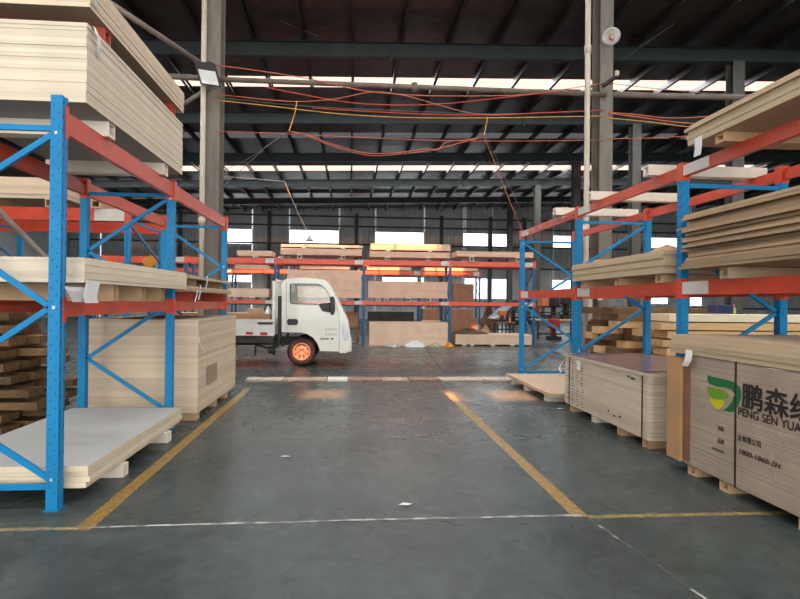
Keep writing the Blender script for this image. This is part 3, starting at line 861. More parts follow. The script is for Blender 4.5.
# leaning pole seen behind the left shelf
MB().tube([px(-12, 200, 'y', 9.2), px(50, 262, 'y', 9.2)], .045, 8).build('leaning_pole', PIPED, label='grey pole leaning behind the lower left shelf', cat='pole')
q = px(149, 262, 'y', 12.6)
b = MB().bar((q.x-.1, 12.6, q.z-.06), (q.x+.12, 12.6, q.z+.06), .02, .22)
t = thing('warning_board', 'small yellow orange board behind the lower left shelf', 'sign', (q.x, 12.6, 0))
b.build('panel', HAZ, t)
MB().tube([(q.x, 12.63, 0), (q.x, 12.63, q.z)], .02, 6).build('post', DARKM, t)

# lumber pile behind the left rack
def plank(label, x0, x1, y0, y1, z0, z1, m, group, rz=0):
    cx_, cy_ = (x0+x1)/2, (y0+y1)/2
    o = MB().box(x0, x1, y0, y1, z0, z1).build('plank', m, label=label, cat='plank', group=group)
    o.rotation_euler[2] = rz
    return o
z = 0.0
for i in range(10):
    wd = .34
    for k in range(3):
        xe = -3.40+random.uniform(-.40, .0)-(.2 if i > 6 else 0)
        y0 = 6.85+k*.42+random.uniform(-.03, .03)
        th = .085
        plank('rough plank in the %s layer up of the left lumber pile, %s' % (ordw(i+1), ('front row', 'middle row', 'back row')[k]),
              xe-2.3, xe, y0, y0+wd, z, z+th, LUMBER, 'rough planks behind the left rack', random.uniform(-.035, .035))
    for x in (-3.95, -5.2):
        if i < 9:
            MB().box(x-.03, x+.03, 6.9, 8.0, z+.086, z+.139).build('sticker', LUMBER, label='thin batten on the %s plank layer of left lumber pile, %s' % (ordw(i+1), 'right end' if x > -4.5 else 'left end'), cat='batten', group='battens in the lumber pile')
    z += .14

# ------------------------------------------------------------------ right rack goods
XR = 3.15
stack('the board stack on top of the right rack', XR, XR+1.22, 2.6, 5.42, 2.995, 7, .028, MDFL, .02)
for k, y in enumerate((4.95, 3.6)):
    spacer('pale hollow spacer under the top right stack, %s' % ('far one', 'near one')[k], XR+.03, XR+1.2, y, 2.915, .08, .13, SPACERW)
tag_strip('paper_tag', 'white paper slip hanging from the top right stack', [px(698, 137, 'x', 3.12), px(698.5, 146, 'x', 3.115), px(697, 156, 'x', 3.12)], .11, PAPER, axis=(0, 1, 0))
for y, s in ((9.3, 'far end of right rack top'), (7.9, 'middle of right rack top'), (6.33, 'right rack top just past the near upright')):
    spacer('long white hollow spacer lying across the %s' % s, 3.22, 4.58, y, 2.915, .115, .13, SPACER, 'long spacers on the empty right beams')
stack('the uneven brown board stack on the right shelf', 3.20, 4.42, 2.80, 5.56, 1.845, 18, .0265, MDF, .040, gap=.0025, jrot=.011)
for k, y in enumerate((5.0, 3.7)):
    spacer('hollow spacer under the uneven brown right stack, %s' % ('far one', 'near one')[k], 3.26, 4.4, y, 1.74, .1, .12, MDFL)
stack('the short brown stack on the right middle shelf', 3.24, 4.4, 5.98, 8.54, 1.835, 6, .040, MDFL, .012)
for k, y in enumerate((6.2, 7.2, 8.3)):
    spacer('raw wooden spacer under the short brown right stack, %s' % ('near one', 'middle one', 'far one')[k], 3.30, 4.35, y, 1.74, .092, .13, SPACERW)
def folded(label, x0, x1, y0, y1, z0, h, m, name='folded_board'):
    b = MB(); n = 8; vs = []
    for i in range(n+1):
        for k in range(4):
            vs.append((x0+(x1-x0)*i/n, y0+(y1-y0)*k/3, z0+(0 if i in (0, n) or k in (0, 3) else h*random.uniform(.3, 1))))
    fs = [(i*4+k, (i+1)*4+k, (i+1)*4+k+1, i*4+k+1) for i in range(n) for k in range(3)]
    b.add(vs, fs)
    return b.build(name, m, label=label, cat='packaging', solid=.01)
folded('crumpled tan cardboard lying on the short brown right stack', 3.4, 4.3, 6.1, 7.0, 2.08, .13, CARD)
folded('flat tan cardboard on far end of the short brown right stack', 3.36, 3.8, 7.6, 8.4, 2.08, .05, CARD)

# wrapped pack with the printed logo
XP = 3.0
t = thing('wrapped_board_pack', 'film-wrapped board pack printed with green bird logo', 'board pack', (XP+.6, 3.9, .09))
PY0, PY1, PZ0, PZ1 = 2.74, 5.16, .09, 1.065
MB().box(XP, XP+1.24, PY0, PY1, PZ0, PZ1).build('boards', PACK, t, bevel=.012)
for y in (px(735.5, 430, 'x', XP).y,):
    MB().box(XP-.004, XP+1.244, y-.011, y+.011, PZ0-.003, PZ1+.003).build('strap', STRAP, t)
box('corner_guard', GUARD, (XP-.03, XP+.9, 5.18, 5.40, .10, 1.02), t)
box('corner_guard', mat('dark_guard_edge', (140, 100, 74), .7), (XP-.006, XP+.02, 5.06, 5.165, .12, 1.05), t)
b = MB()
for k in range(34):
    y = random.choice((3.98, 3.98, 3.98, 5.0, 4.9, 3.4))+random.gauss(0, .06); z0 = random.uniform(.2, .95)
    h = random.uniform(.01, .07); w2 = random.uniform(.001, .005)
    b.add([(XP-.0035, y-w2, z0), (XP-.006, y+w2, z0+.004), (XP-.0035, y+w2*.6+.01, z0+h), (XP-.006, y-w2*.4+.008, z0+h)], [(0, 1, 2, 3)])
b.build('film_creases', mat('shiny_film', (205, 200, 192), .12, 0, .05, 30), t, kind='stuff')

def face_pt(u, v):
    q = px(u, v, 'x', XP)
    return q.y, q.z
def face_poly(pts, m, name, parent, off=.003, holes_=None):
    P = [face_pt(*q) for q in pts]
    b = MB().add([(XP-off, y, z) for y, z in P], [tuple(range(len(P)))])
    return b.build(name, m, parent)
def arc(c, rx, ry, a0, a1, n=10):
    return [(c[0]+rx*math.cos(math.radians(a0+(a1-a0)*i/n)), c[1]+ry*math.sin(math.radians(a0+(a1-a0)*i/n))) for i in range(n+1)]
S = 136/800
def g(x, y):
    return (664+x*S, 330+y*S)
lg = MB().build if False else None
face_poly([g(257, 265), g(300, 278), g(360, 290), g(410, 305), g(440, 325), g(455, 355), g(455, 395), g(440, 440), g(418, 475), g(395, 482), g(350, 474), g(375, 452), g(400, 425), g(412, 390), g(418, 380), g(400, 352), g(370, 340), g(310, 332), g(270, 318), g(258, 300)], GREEN, 'logo_band', t, .0030)
face_poly([g(258, 330), g(300, 343), g(345, 352), g(372, 366), g(384, 385), g(372, 402), g(330, 408), g(290, 402), g(268, 385), g(258, 360)], LGREEN, 'logo_leaf', t, .0034)
face_poly([g(268, 396), g(300, 410), g(352, 412), g(360, 428), g(345, 455), g(328, 470), g(300, 458), g(280, 432)], LYEL, 'logo_wing', t, .0038)
def text(body, u, v, hpx, m, name, parent, bold=.0, squash=1.0, x=None, shear=0, width=None, space=1.0, heavy=0):
    """lettering on the aisle face: reads toward the camera; u, v = left baseline pixel, hpx its height in pixels"""
    y0, z0 = face_pt(u, v)
    _, z1 = face_pt(u, v-hpx)
    cu = bpy.data.curves.new('lettering', 'FONT')
    cu.body = body; cu.size = 1; cu.offset = bold; cu.shear = shear; cu.space_character = space
    tmp = bpy.data.objects.new('tmp', cu); COL.objects.link(tmp)
    bpy.context.view_layer.update()
    me0 = tmp.evaluated_get(bpy.context.evaluated_depsgraph_get()).to_mesh()
    vs = [v_.co.copy() for v_ in me0.vertices]; fs = [tuple(p_.vertices) for p_ in me0.polygons]
    tmp.evaluated_get(bpy.context.evaluated_depsgraph_get()).to_mesh_clear()
    bpy.data.objects.remove(tmp)
    ymin, ymax = min(q.y for q in vs), max(q.y for q in vs)
    xmin, xmax = min(q.x for q in vs), max(q.x for q in vs)
    k = (z1-z0)/(ymax-ymin)
    kx = k*squash if width is None else width/(xmax-xmin)
    b = MB()
    for i_, (dx, dz) in enumerate([(0, 0)]+([(heavy, 0), (0, heavy), (heavy, heavy), (-heavy, 0), (0, -heavy)] if heavy else [])):
        b.add([(XP-.0042-.0001*i_, y0-(q.x-xmin+dx)*kx, z0+(q.y-ymin+dz)*k) for q in vs], fs)
    return b.build(name, m, parent)
L1 = face_pt(*g(462, 440))[0]
text('\u9e4f\u68ee\u7f18', *g(462, 452), 24.5, INK, 'lettering', t, heavy=.022, width=L1-face_pt(*g(900, 470))[0])
L2 = face_pt(*g(440, 497))[0]
text('PENG SEN YUAN', *g(440, 500), 8.0, INK, 'lettering', t, heavy=.02, width=L2-face_pt(*g(858, 600))[0])
def g2(x, y):
    return (664+x*S, 420+y*S)
text('\u89c4\u683c', *g2(320, 58), 4.4, INK, 'lettering', t, heavy=.02)
text('\u54c1\u724c', *g2(318, 133), 5.0, INK, 'lettering', t, heavy=.02)
text('~~~~~~', *g2(285, 172), 3.2, INK, 'lettering', t, bold=.0, width=.16)
text('\u4e1a\u6709\u9650\u516c\u53f8', *g2(436, 118), 6.5, INK, 'lettering', t, heavy=.02)
text('1800-1860-3H', *g2(445, 195), 4.6, INK, 'lettering', t, heavy=.02, shear=.25, width=face_pt(*g2(445, 195))[0]-face_pt(*g2(690, 250))[0])
stack('the loose boards on top of the wrapped pack', XP-.02, XP+1.22, 2.78, 5.37, 1.068, 4, .041, MDFL, .008)
for k, y in enumerate((5.08, 4.62, 3.75, 3.0)):
    spacer('raw hollow spacer under the wrapped pack, %s from the far end' % ordw(k+1), XP+.03, XP+1.2, y, 0, .088, .13, SPACERW)
tag_strip('paper_tag', 'white curled paper slip hanging on the wrapped pack corner', [px(689, 349, 'x', 2.985), px(689, 355, 'x', 2.965), px(687.5, 361, 'x', 2.955), px(684.5, 366, 'x', 2.96)], .10, PAPER, axis=(0, 1, 0))

# strapped pack
XS = 3.08
t = thing('strapped_board_pack', 'strapped beige board pack with purple brown top', 'board pack', (XS+.6, 7.0, .10))
n = 17; th = .66/n
for i in range(n):
    jx, jy = random.uniform(-.005, .005), random.uniform(-.01, .01)
    x0, x1, y0, y1 = XS+jx, XS+1.22+jx, 5.94+jy, 8.36+jy
    r = .05
    prof = [(x1, y0), (x1, y1), (x0, y1)]+[(x0+r-r*math.cos(a), y0+r-r*math.sin(a)) for a in [math.pi/2*k/5 for k in range(6)]]
    MB().prism(prof, 'z', .10+i*th, .10+(i+1)*th-.002).build('sheet', STRAPPED, t)
prof = [(XS+1.23, 5.91), (XS+1.23, 8.42), (XS-.015, 8.42)]+[(XS-.015+.06-.06*math.cos(a), 5.91+.06-.06*math.sin(a)) for a in [math.pi/2*k/5 for k in range(6)]]
MB().prism(prof, 'z', .76, .795).build('top_panel', STRAPPED, t)
MB().prism(prof, 'z', .795, .799).build('laminate_face', LAMTOP, t)
for y in (6.08, 8.18):
    MB().box(XS-.012, XS-.007, y-.009, y+.009, .1, .80).box(XS-.012, XS+1.24, y-.009, y+.009, .80, .804).build('strap', STRAP, t)
MB().box(XS-.010, XS-.0065, 6.22, 6.42, .70, .735).build('print_mark', INK, t) if False else None
b = MB()
for cxm in (8.22, 8.06, 7.90, 7.72):
    for r_ in range(15):
        y = cxm+random.uniform(-.02, .02); zz = .13+r_*.040+random.uniform(-.006, .006)
        b.box(XS-.0075, XS-.0062, y-random.uniform(.02, .045), y+random.uniform(.02, .045), zz, zz+random.uniform(.006, .014))
b.build('edge_stamps', mat('brown_edge_stamp', (120, 98, 78), .8), t, kind='stuff')
b = MB()
for (y, zz) in ((6.32, .69), (6.28, .69), (6.4, .70), (6.6, .22), (6.75, .2), (6.9, .23)):
    b.box(XS-.0075, XS-.0062, y-.025, y+.025, zz, zz+.02)
b.build('ink_marks', INK, t, kind='stuff')
MB().box(XS-.03, XS-.012, 7.78, 7.86, .62, .74).build('paper_label', PAPER, t)
for k, y in enumerate((8.2, 7.45, 6.7, 6.1)):
    spacer('raw hollow spacer under the strapped pack, %s from the far end' % ordw(k+1), XS+.04, XS+1.2, y, 0, .10, .13, SPACERW if k != 1 else SPACER)
tag_strip('plastic_strip', 'white plastic strip curling off the far end of strapped pack', [(3.1, 8.40, .72), (3.06, 8.43, .66), (3.02, 8.44, .58), (3.05, 8.45, .52)], .05, PAPER, axis=(.7, .7, 0))
# low pallet sheet
stack('the low grey-brown boards on spacers at the right rack end', 3.0, 4.2, 8.74, 11.25, .11, 2, .026, MDFL, .01)
for k, y in enumerate((11.0, 10.2, 9.1)):
    spacer('white hollow spacer under the low boards at right rack end, %s' % ('far one', 'middle one', 'near one')[k], 3.04, 4.15, y, 0, .11, .14, SPACER)
tag_strip('plastic_strip', 'grey plastic strip hanging at the corner of the low boards', [(3.0, 11.22, .165), (2.97, 11.22, .15), (2.96, 11.21, .08), (2.965, 11.2, .02)], .06, FILM, axis=(0, 1, 0))

# ------------------------------------------------------------------ far rack goods
TOPZ = [0]
def fpack(label, u0, u1, v0, v1, y, depth, m, sup=None, name='board_pack', layers=None):
    """pack of boards whose front face fills the pixel box at depth y; bottom may be given (sup)"""
    a, c = px(u0, v1, 'y', y), px(u1, v0, 'y', y)
    z0 = a.z if sup is None else sup
    z1 = c.z
    n = layers or max(2, min(14, round((z1-z0)/.045)))
    b = MB(); h = (z1-z0)/n
    for i in range(n):
        j = random.uniform(-.008, .008)
        b.box(a.x+j, c.x+j, y+random.uniform(-.006, .006), y+depth, z0+i*h, z0+(i+1)*h-.003)
    o = b.build(name, m, label=label, cat='board pack', group='board packs on the far racks')
    TOPZ[0] = z1
    return o
def fsp(label, u, y0, y1, z0, h, m=SPACER, wd=.14):
    x = px(u, 300, 'y', y0).x
    return spacer(label, y0, y1, x, z0, h, wd, m, 'spacers on the far racks', axis='y')
FY = AY-.02
BT, BL = 2.975, 1.54
def bearers(desc, us, z0, h, y=FY, m=SPACER):
    for k, u in enumerate(us):
        fsp('spacer under %s, %s' % (desc, ('left one', 'right one')[k] if len(us) == 2 else ordw(k+1)+' from the left'), u, y-.02, y+1.1, z0, h, m)
# bay with the yellow-lit top packs
z = px(410, 257.5, 'y', FY).z
bearers('the lower top pack of the third far bay', (387, 428), BT, z-BT)
fpack('lower of the two long packs on top of the third far bay', 370, 450, 252.6, 257.5, FY, 1.1, FARWARM, z)
z1 = TOPZ[0]; z2 = px(410, 250.3, 'y', FY).z
bearers('the upper top pack of the third far bay', (388, 429.5), z1, z2-z1)
fpack('upper sunlit pack on top of the third far bay', 371, 450.5, 244.6, 250.3, FY, 1.1, FARWARM, z2)
z = px(410, 298, 'y', FY).z
bearers('the middle shelf pack of the third far bay', (377.5, 385.5, 408, 429), BL, z-BL)
fpack('peach pack on the middle shelf of the third far bay', 368, 447.5, 282, 298, FY, 1.1, FARWARM, z)
fpack('large peach pack on the floor of the third far bay', 369, 448, 322.5, 345, FY, 1.1, FARWARM2, .0)
# bay behind the cab
z = px(320, 255, 'y', FY).z
bearers('the lower top pack behind the truck cab', (299, 342.5), BT, z-BT)
fpack('lower of the two packs on top of the bay behind the cab', 280.5, 362, 249.3, 255, FY, 1.1, FARWARM, z)
z1 = TOPZ[0]; z2 = px(320, 247.3, 'y', FY).z
bearers('the upper top pack behind the truck cab', (303, 342.5), z1, z2-z1)
fpack('thin pale pack topmost of the bay behind the cab', 281, 363, 245.5, 247.3, FY, 1.1, FARWARM2, z2, layers=2)
z = px(320, 297.5, 'y', FY).z
fpack('wide salmon pack on the middle shelf behind the truck cab', 287, 361.5, 270.5, 297.5, FY, 1.1, FARWARM, z)
bearers('the wide salmon pack behind the cab', (300, 345), BL, z-BL)
fpack('brown pack on the floor behind the truck front', 300, 358, 312, 330, FY+.3, .8, FBROWN, .62)
t = thing('timber_trestle', 'brown timber trestle standing behind the truck front', 'trestle', (px(352, 340, 'y', FY).x, FY+.5, 0))
x = px(352, 340, 'y', FY).x
for dx in (-1.6, .2):
    for y in (FY+.35, FY+1.0):
        box('leg', LUMBER, (x+dx-.05, x+dx+.05, y-.05, y+.05, 0, .52), t)
box('top', LUMBER, (x-1.75, x+.3, FY+.3, FY+1.05, .52, .615), t)
# first far bays at left
z = px(262, 256, 'y', FY).z
bearers('the dull pink pack on top of the left far bay', (254.5, 279.5), BT, z-BT)
fpack('dull pink pack on top of the left far bay', 237, 272, 250.8, 256, FY, 1.1, FARWARM, z)
z = px(250, 297, 'y', FY).z
bearers('the tan pack above the truck bed', (235, 252.5), BL, max(.03, z-BL))
fpack('tan pack on the middle shelf above the truck bed', 228, 268.5, 288.5, 297, FY, 1.1, FARWARM2, max(z, BL+.03))
fpack('brown pack on the floor behind the truck bed', 200, 262, 318, 345, FY+.1, 1.0, FBROWN, .0)
# right far bay
z = px(495, 257, 'y', FY).z
bearers('the top pack of the right far bay', (471.5, 518), BT, z-BT)
fpack('single thin pack on top of the right far bay', 456.5, 533.5, 252.3, 257, FY, 1.1, FARWARM, z)
z = px(495, 345, 'y', FY).z
bearers('the low floor pack of the right far bay', (465, 472.5, 493.5, 513), 0, max(.05, z))
fpack('long low pack on the floor of the right far bay', 455.5, 532, 334.8, 345, FY, 1.1, FARWARM2, max(.05, z))
def heap(name, label, cat, u0, u1, v0, v1, y, depth, m, z0=None, seed=0, n=16, group=None):
    """crumpled sheet: a displaced dome with ragged rim"""
    rnd = random.Random(seed)
    a, c = px(u0, v1, 'y', y), px(u1, v0, 'y', y)
    zb = a.z if z0 is None else z0
    H = max(.03, c.z-zb)
    vs, fs = [], []
    nr = 6
    cx_, cy_ = (a.x+c.x)/2, y+depth/2
    for i in range(nr+1):
        for k in range(n):
            an = 2*math.pi*k/n
            rr = i/nr*(1+rnd.uniform(-.13, .13)*(i > 0))
            vs.append((cx_+math.cos(an)*rr*(c.x-a.x)/2, cy_+math.sin(an)*rr*depth/2, zb+max(.002, H*(1-(i/nr)**1.6)*rnd.uniform(.55, 1.1)+(.004 if i < nr else 0))))
    for i in range(nr):
        for k in range(n):
            fs.append((i*n+k, i*n+(k+1) % n, (i+1)*n+(k+1) % n, (i+1)*n+k))
    return MB().add(vs, fs).build(name, m, label=label, cat=cat, group=group, solid=.004)
zt = TOPZ[0]
heap('tarpaulin', 'crumpled brown tarpaulin on the long low far pack', 'tarp', 452, 491, 329, 335.5, FY, .9, TARP, zt, 3)
heap('plastic_sheet', 'crumpled white plastic sheet before the large peach pack', 'plastic', 405, 428, 341, 350, FY-.9, .6, PAPER, .0, 5)
heap('plastic_sheet', 'flat grey plastic litter left of the white sheet', 'plastic', 384, 402, 344.5, 349.5, FY-.8, .5, FILM, .0, 6)
heap('plastic_sheet', 'greenish plastic litter right of the white sheet', 'plastic', 430.5, 442, 343, 350, FY-.8, .5, mat('green_white_film', (196, 202, 168), .4, 0, .15, 9), .0, 7)
heap('sack', 'bright yellow sack on the floor by the far rack upright', 'sack', 444.5, 456, 343, 350, FY-.7, .5, GBAG, .0, 8)
heap('plastic_sheet', 'pinkish litter on the floor at the left foot of the far rack', 'plastic', 364, 382, 346, 349, FY-.7, .4, mat('pink_litter', (196, 150, 128), .6, 0, .15, 8), .0, 9)
# farthest rack goods
QB = BY-.02
for k, (u0, u1, v0, v1, m_, s) in enumerate([(235, 268, 265, 269, FARWARM2, 'at the left end'), (300, 350, 264.8, 268.6, FARWARM, 'seen under the beam behind the cab'), (367, 411, 266.2, 269.8, FARWARM2, 'under the sunlit third far bay'), (424, 478, 268, 270.6, FARWARM, 'at the right end')]):
    fpack('thin pack on top of the farthest rack %s' % s, u0, u1, v0, v1, QB, 1.1, m_, 3.26 if False else max(3.19, px(u0, v1, 'y', QB).z), layers=2)
z = px(463, 301.5, 'y', QB).z
fpack('dark brown sunlit pack on the farthest rack shelf', 453, 474, 284, 301, QB, 1.1, FBROWN, 1.56)
fpack('wide tan pack on the floor of the farthest rack', 422, 440, 320, 331.5, QB, 1.1, FARWARM, 0)
fpack('narrow tan pack standing on the farthest rack floor stack', 423, 439.5, 309, 320, QB, 1.0, FBROWN, TOPZ[0])
fpack('broad pink brown pack at the foot of the farthest rack end', 451, 477.5, 318.5, 331, QB, 1.1, FBROWN, 0)
fpack('pink brown pack on the floor stack at farthest rack end', 451, 473.5, 309.5, 318.5, QB, 1.0, FBROWN, TOPZ[0])
fpack('dark stacked goods on the farthest rack floor', 368, 414, 312, 330, QB, 1.0, mat('dark_goods', (66, 56, 50), .7, 0, .3, 2), 0)

# ------------------------------------------------------------------ truck
TY0, TY1 = 14.05, 15.75
def tp(u, v, y=TY0):
    q = px(u, v, 'y', y)
    return (q.x, q.z)
def T(pts):
    return [tp(*q) for q in pts]
wx, wz = tp(301.4, 353)
tr = thing('light_truck', 'white single-cab light truck parked across the aisle', 'truck', (wx, (TY0+TY1)/2, 0))
outer = T([(281.7, 332), (281.7, 284), (283, 280.5), (287, 279), (300, 278), (316, 278.8), (325, 280.3), (328.5, 283), (334, 293), (340, 305), (345, 315), (348, 322), (349.6, 332), (350.2, 343), (349, 349.5), (346, 351.5), (339, 351.5), (320, 351), (317.5, 343.5), (313, 337.5), (307, 334), (301, 332.6)])
hole = T([(290.3, 285), (292, 283.8), (317.5, 284), (321.5, 285.5), (326, 289.5), (329.5, 295.5), (331.8, 303), (322, 303.6), (318.5, 304.5), (291.5, 303.6), (290.3, 302)])
def panel_with_hole(out, hol, y, th):
    bm = bmesh.new()
    def loop(P):
        vs = [bm.verts.new((a, y, z_)) for a, z_ in P]
        return [bm.edges.new((vs[i], vs[(i+1) % len(vs)])) for i in range(len(vs))]
    e = loop(out)+loop(hol)
    bmesh.ops.triangle_fill(bm, use_beauty=True, use_dissolve=False, edges=e)
    r = bmesh.ops.extrude_face_region(bm, geom=list(bm.faces))
    for v_ in [q for q in r['geom'] if isinstance(q, bmesh.types.BMVert)]: v_.co.y += th
    bm.verts.index_update()
    b = MB().add([v_.co.copy() for v_ in bm.verts], [tuple(v_.index for v_ in f.verts) for f in bm.faces])
    bm.free()
    return b
for y, s in ((TY0, 1), (TY1-.04, -1)):
    sp_ = panel_with_hole(outer, hole, y, .04).build('door_side', TRUCK, tr)
    yo = y-.002 if s == 1 else y+.042
    # window seal and shut lines
    b = MB()
    for i in range(len(hole)):
        a, c = hole[i], hole[(i+1) % len(hole)]
        b.bar((a[0], yo, a[1]), (c[0], yo, c[1]), .012, .035, up=(0, 1, 0))
    b.build('window_seal', BLACK, sp_)
    b = MB()
    for P in ([(286.3, 281.5), (286.3, 331)], [(339, 351), (339.4, 330), (339.2, 318), (337, 306), (333, 297)]):
        P = T(P)
        for a, c in zip(P, P[1:]): b.bar((a[0], yo+.001*s, a[1]), (c[0], yo+.001*s, c[1]), .006, .012, up=(0, 1, 0))
    b.build('shut_line', CHASSIS, sp_)
    gl = MB().prism(hole, 'y', y+.015, y+.019).build('side_window', CABGLASS, tr)
    # door handle
    P = T([(287.2, 320), (288.5, 319), (296.5, 319), (298, 320.5), (298, 323.5), (296.5, 325), (288.5, 325), (287.2, 323.5)])
    MB().prism(P, 'y', min(yo, yo-.014*s), max(yo, yo-.014*s)).build('door_handle', BLACK, sp_)
    # quarter trim and mirror
    P = T([(318.5, 304.5), (322, 303.6), (331.8, 303), (332.2, 311), (329, 312.5), (322, 311)])
    MB().prism(P, 'y', min(yo, yo-.012*s), max(yo, yo-.012*s)).build('mirror_base', BLACK, sp_)
    yy = yo-.16*s
    P = T([(330.4, 297), (333.2, 296.2), (334.6, 299), (335.2, 309), (334.2, 314.2), (331.2, 315), (330.2, 310)])
    mr_ = MB().prism(P, 'y', min(yy, yy+.14*s), max(yy, yy+.14*s)).build('mirror', BLACK, tr, bevel=.015)
    q = tp(332, 304)
    MB().tube([(q[0]-.05, yo, q[1]-.05), (q[0], yy+.1*s, q[1])], .014, 6).build('mirror_arm', BLACK, mr_)
    # headlamp
    P = T([(342.2, 326.5), (344.5, 324.8), (346.8, 327), (348.4, 332.5), (348.8, 338), (347.2, 341), (344.5, 340), (342.6, 336)])
    hl = MB().prism(P, 'y', min(yo, yo-.012*s), max(yo, yo-.012*s)).build('headlamp', LAMPG, tr, bevel=.006)
    P = T([(339.3, 338.3), (342.5, 338), (345, 342), (348, 343), (350.9, 338), (351, 346), (349.5, 351.5), (345.5, 353), (339.3, 352.8)])
    MB().prism(P, 'y', min(yo, yo-.02*s), max(yo, yo-.02*s)).build('bumper_corner', TRUCK, tr, bevel=.01)
def skin(pts, th, name, m, inset=.04):
    """panel swept across the cab along an outline"""
    P = T(pts)
    b = MB(); vs = []
    for a in P: vs += [(a[0], TY0+inset, a[1]), (a[0], TY1-inset, a[1])]
    b.add(vs, [(2*i, 2*i+2, 2*i+3, 2*i+1) for i in range(len(P)-1)])
    return b.build(name, m, tr, solid=th)
skin([(281.9, 284), (283.2, 280.8), (287, 279.3), (300, 278.3), (316, 279.1), (325, 280.6)], .03, 'cab_roof', TRUCK)
skin([(325.3, 280.9), (328.2, 283.3), (333.7, 293.3), (339.7, 305.3)], .008, 'windscreen', CABGLASS)
skin([(339.7, 305.3), (344.7, 315.2), (347.7, 322.2), (349.3, 332), (349.9, 343), (348.7, 349.2), (346, 351.2)], .03, 'front_panel', TRUCK)
# rear cab wall with window
X0, ZB = tp(282.2, 332); ZT_ = tp(282.2, 282)[1]; zw0, zw1 = tp(282, 303)[1], tp(282, 286)[1]
b = MB().box(X0, X0+.03, TY0+.04, TY1-.04, ZB, zw0).box(X0, X0+.03, TY0+.04, TY1-.04, zw1, ZT_).box(X0, X0+.03, TY0+.04, TY0+.3, zw0, zw1).box(X0, X0+.03, TY1-.3, TY1-.04, zw0, zw1)
b.build('cab_rear_wall', TRUCK, tr)
MB().box(X0+.012, X0+.016, TY0+.3, TY1-.3, zw0, zw1).build('rear_window', CABGLASS, tr)
skin([(281.9, 331.6), (301, 332.2), (307, 333.6), (313, 337.2), (317.5, 343.3), (320, 350.6), (339, 351)], .03, 'cab_floor', CHASSIS)
xs_, zs_ = tp(300, 322)
for y in (TY0+.2, TY1-.75):
    st_ = MB().box(xs_-.25, xs_+.25, y, y+.55, zs_-.15, zs_).box(xs_-.3, xs_-.16, y, y+.55, zs_-.02, zs_+.36).build('seat', SEAT, tr, bevel=.03)
c = Vector((tp(325, 309)[0], TY1-.45, tp(325, 309)[1]))
MB().tube([c+Vector((.12*math.cos(a)*.5, .19*math.sin(a), .19*math.cos(a)*.8)) for a in [2*math.pi*k/16 for k in range(17)]], .014, 6, cap=False).build('steering_wheel', BLACK, tr)
box('dashboard', BLACK, (tp(331, 310)[0], tp(341, 310)[0], TY0+.05, TY1-.05, tp(331, 318)[1], tp(331, 310.5)[1]), tr)
# bumper, grille, plate
xb = tp(349.5, 347)[0]
box('front_bumper', TRUCK, (xb-.04, xb+.05, TY0+.06, TY1-.06, tp(349, 352)[1], tp(349, 341)[1]), tr, bevel=.015)
box('grille', BLACK, (xb-.03, xb+.012, TY0+.35, TY1-.35, tp(349, 339)[1], tp(349, 334)[1]), tr)
# faint door lettering, worn to rows of grey marks
b = MB()
for (u0, v0, n_, w_, h_) in ((325, 328.2, 5, 1.9, 2.0), (325, 333.2, 5, 1.9, 2.0)):
    for k in range(n_):
        u = u0+k*2.5
        for dv in (0, .9, 1.8):
            a, c = tp(u, v0+dv+.35), tp(u+w_, v0+dv)
            b.box(a[0], c[0], TY0-.003, TY0-.001, a[1], c[1])
b.build('faded_lettering', GREYINK, tr, kind='stuff')
b = MB()
for k, (u0, u1) in enumerate(((320.5, 322), (322.6, 324.2), (324.8, 326.4), (327, 328.6), (331, 333.4))):
    a, c = tp(u0, 339.6), tp(u1, 338)
    b.box(a[0], c[0], TY0-.004, TY0-.001, a[1], c[1])
b.build('model_badge', CHASSIS, tr)
# wheels
def wheel(x, y, s, label=None):
    R_ = .335
    w_ = MB()
    c = Vector((x, y, R_)); ax = Vector((0, s, 0))
    pr2 = [(.20, .0), (.26, -.012), (.315, .0), (R_, .03), (R_, .15), (.315, .18), (.2, .19)]
    ty = lathe(pr2, c, ax, 28).build('tyre', RUBBER, tr, smooth=True)
    hb = lathe([(.001, .05), (.05, .045), (.055, .025), (.08, .02), (.13, .06), (.165, .05), (.175, .012), (.205, -.002), (.205, .02), (.19, .1), (.001, .12)], c, ax, 28).build('wheel_rim', HUB, ty, smooth=True)
    b = MB()
    for k in range(6):
        a = 2*math.pi*k/6
        p_ = c+Vector((math.cos(a)*.085, 0, math.sin(a)*.085))+ax*.02
        b.tube([p_, p_-ax*.03], .014, 6)
    b.build('wheel_nuts', CHASSIS, ty)
    b = MB()
    for k in range(8):
        a = 2*math.pi*(k+.5)/8
        p_ = c+Vector((math.cos(a)*.148, 0, math.sin(a)*.148))+ax*.045
        b.tube([p_, p_+ax*.012], .020, 8)
    b.build('vent_holes', BLACK, ty)
XRW = wx-2.55
for x in (wx, XRW):
    wheel(x, TY0+.03, 1); wheel(x, TY1-.03, -1)
    box('axle', CHASSIS, (x-.05, x+.05, TY0+.2, TY1-.2, .28, .38), tr)
# dark wheel housing
P = [(wx+.44*math.cos(a), wz+.05+.43*math.sin(a)) for a in [math.radians(20+140*k/10) for k in range(11)]]
P = [(q[0], min(q[1], tp(300, 333)[1]-.01)) for q in P]
for y in (TY0+.06, TY1-.36):
    vs = []
    for q in P: vs += [(q[0], y, q[1]), (q[0], y+.3, q[1])]
    MB().add(vs, [(2*i, 2*i+2, 2*i+3, 2*i+1) for i in range(len(P)-1)]).build('wheel_housing', BLACK, tr, solid=.01)
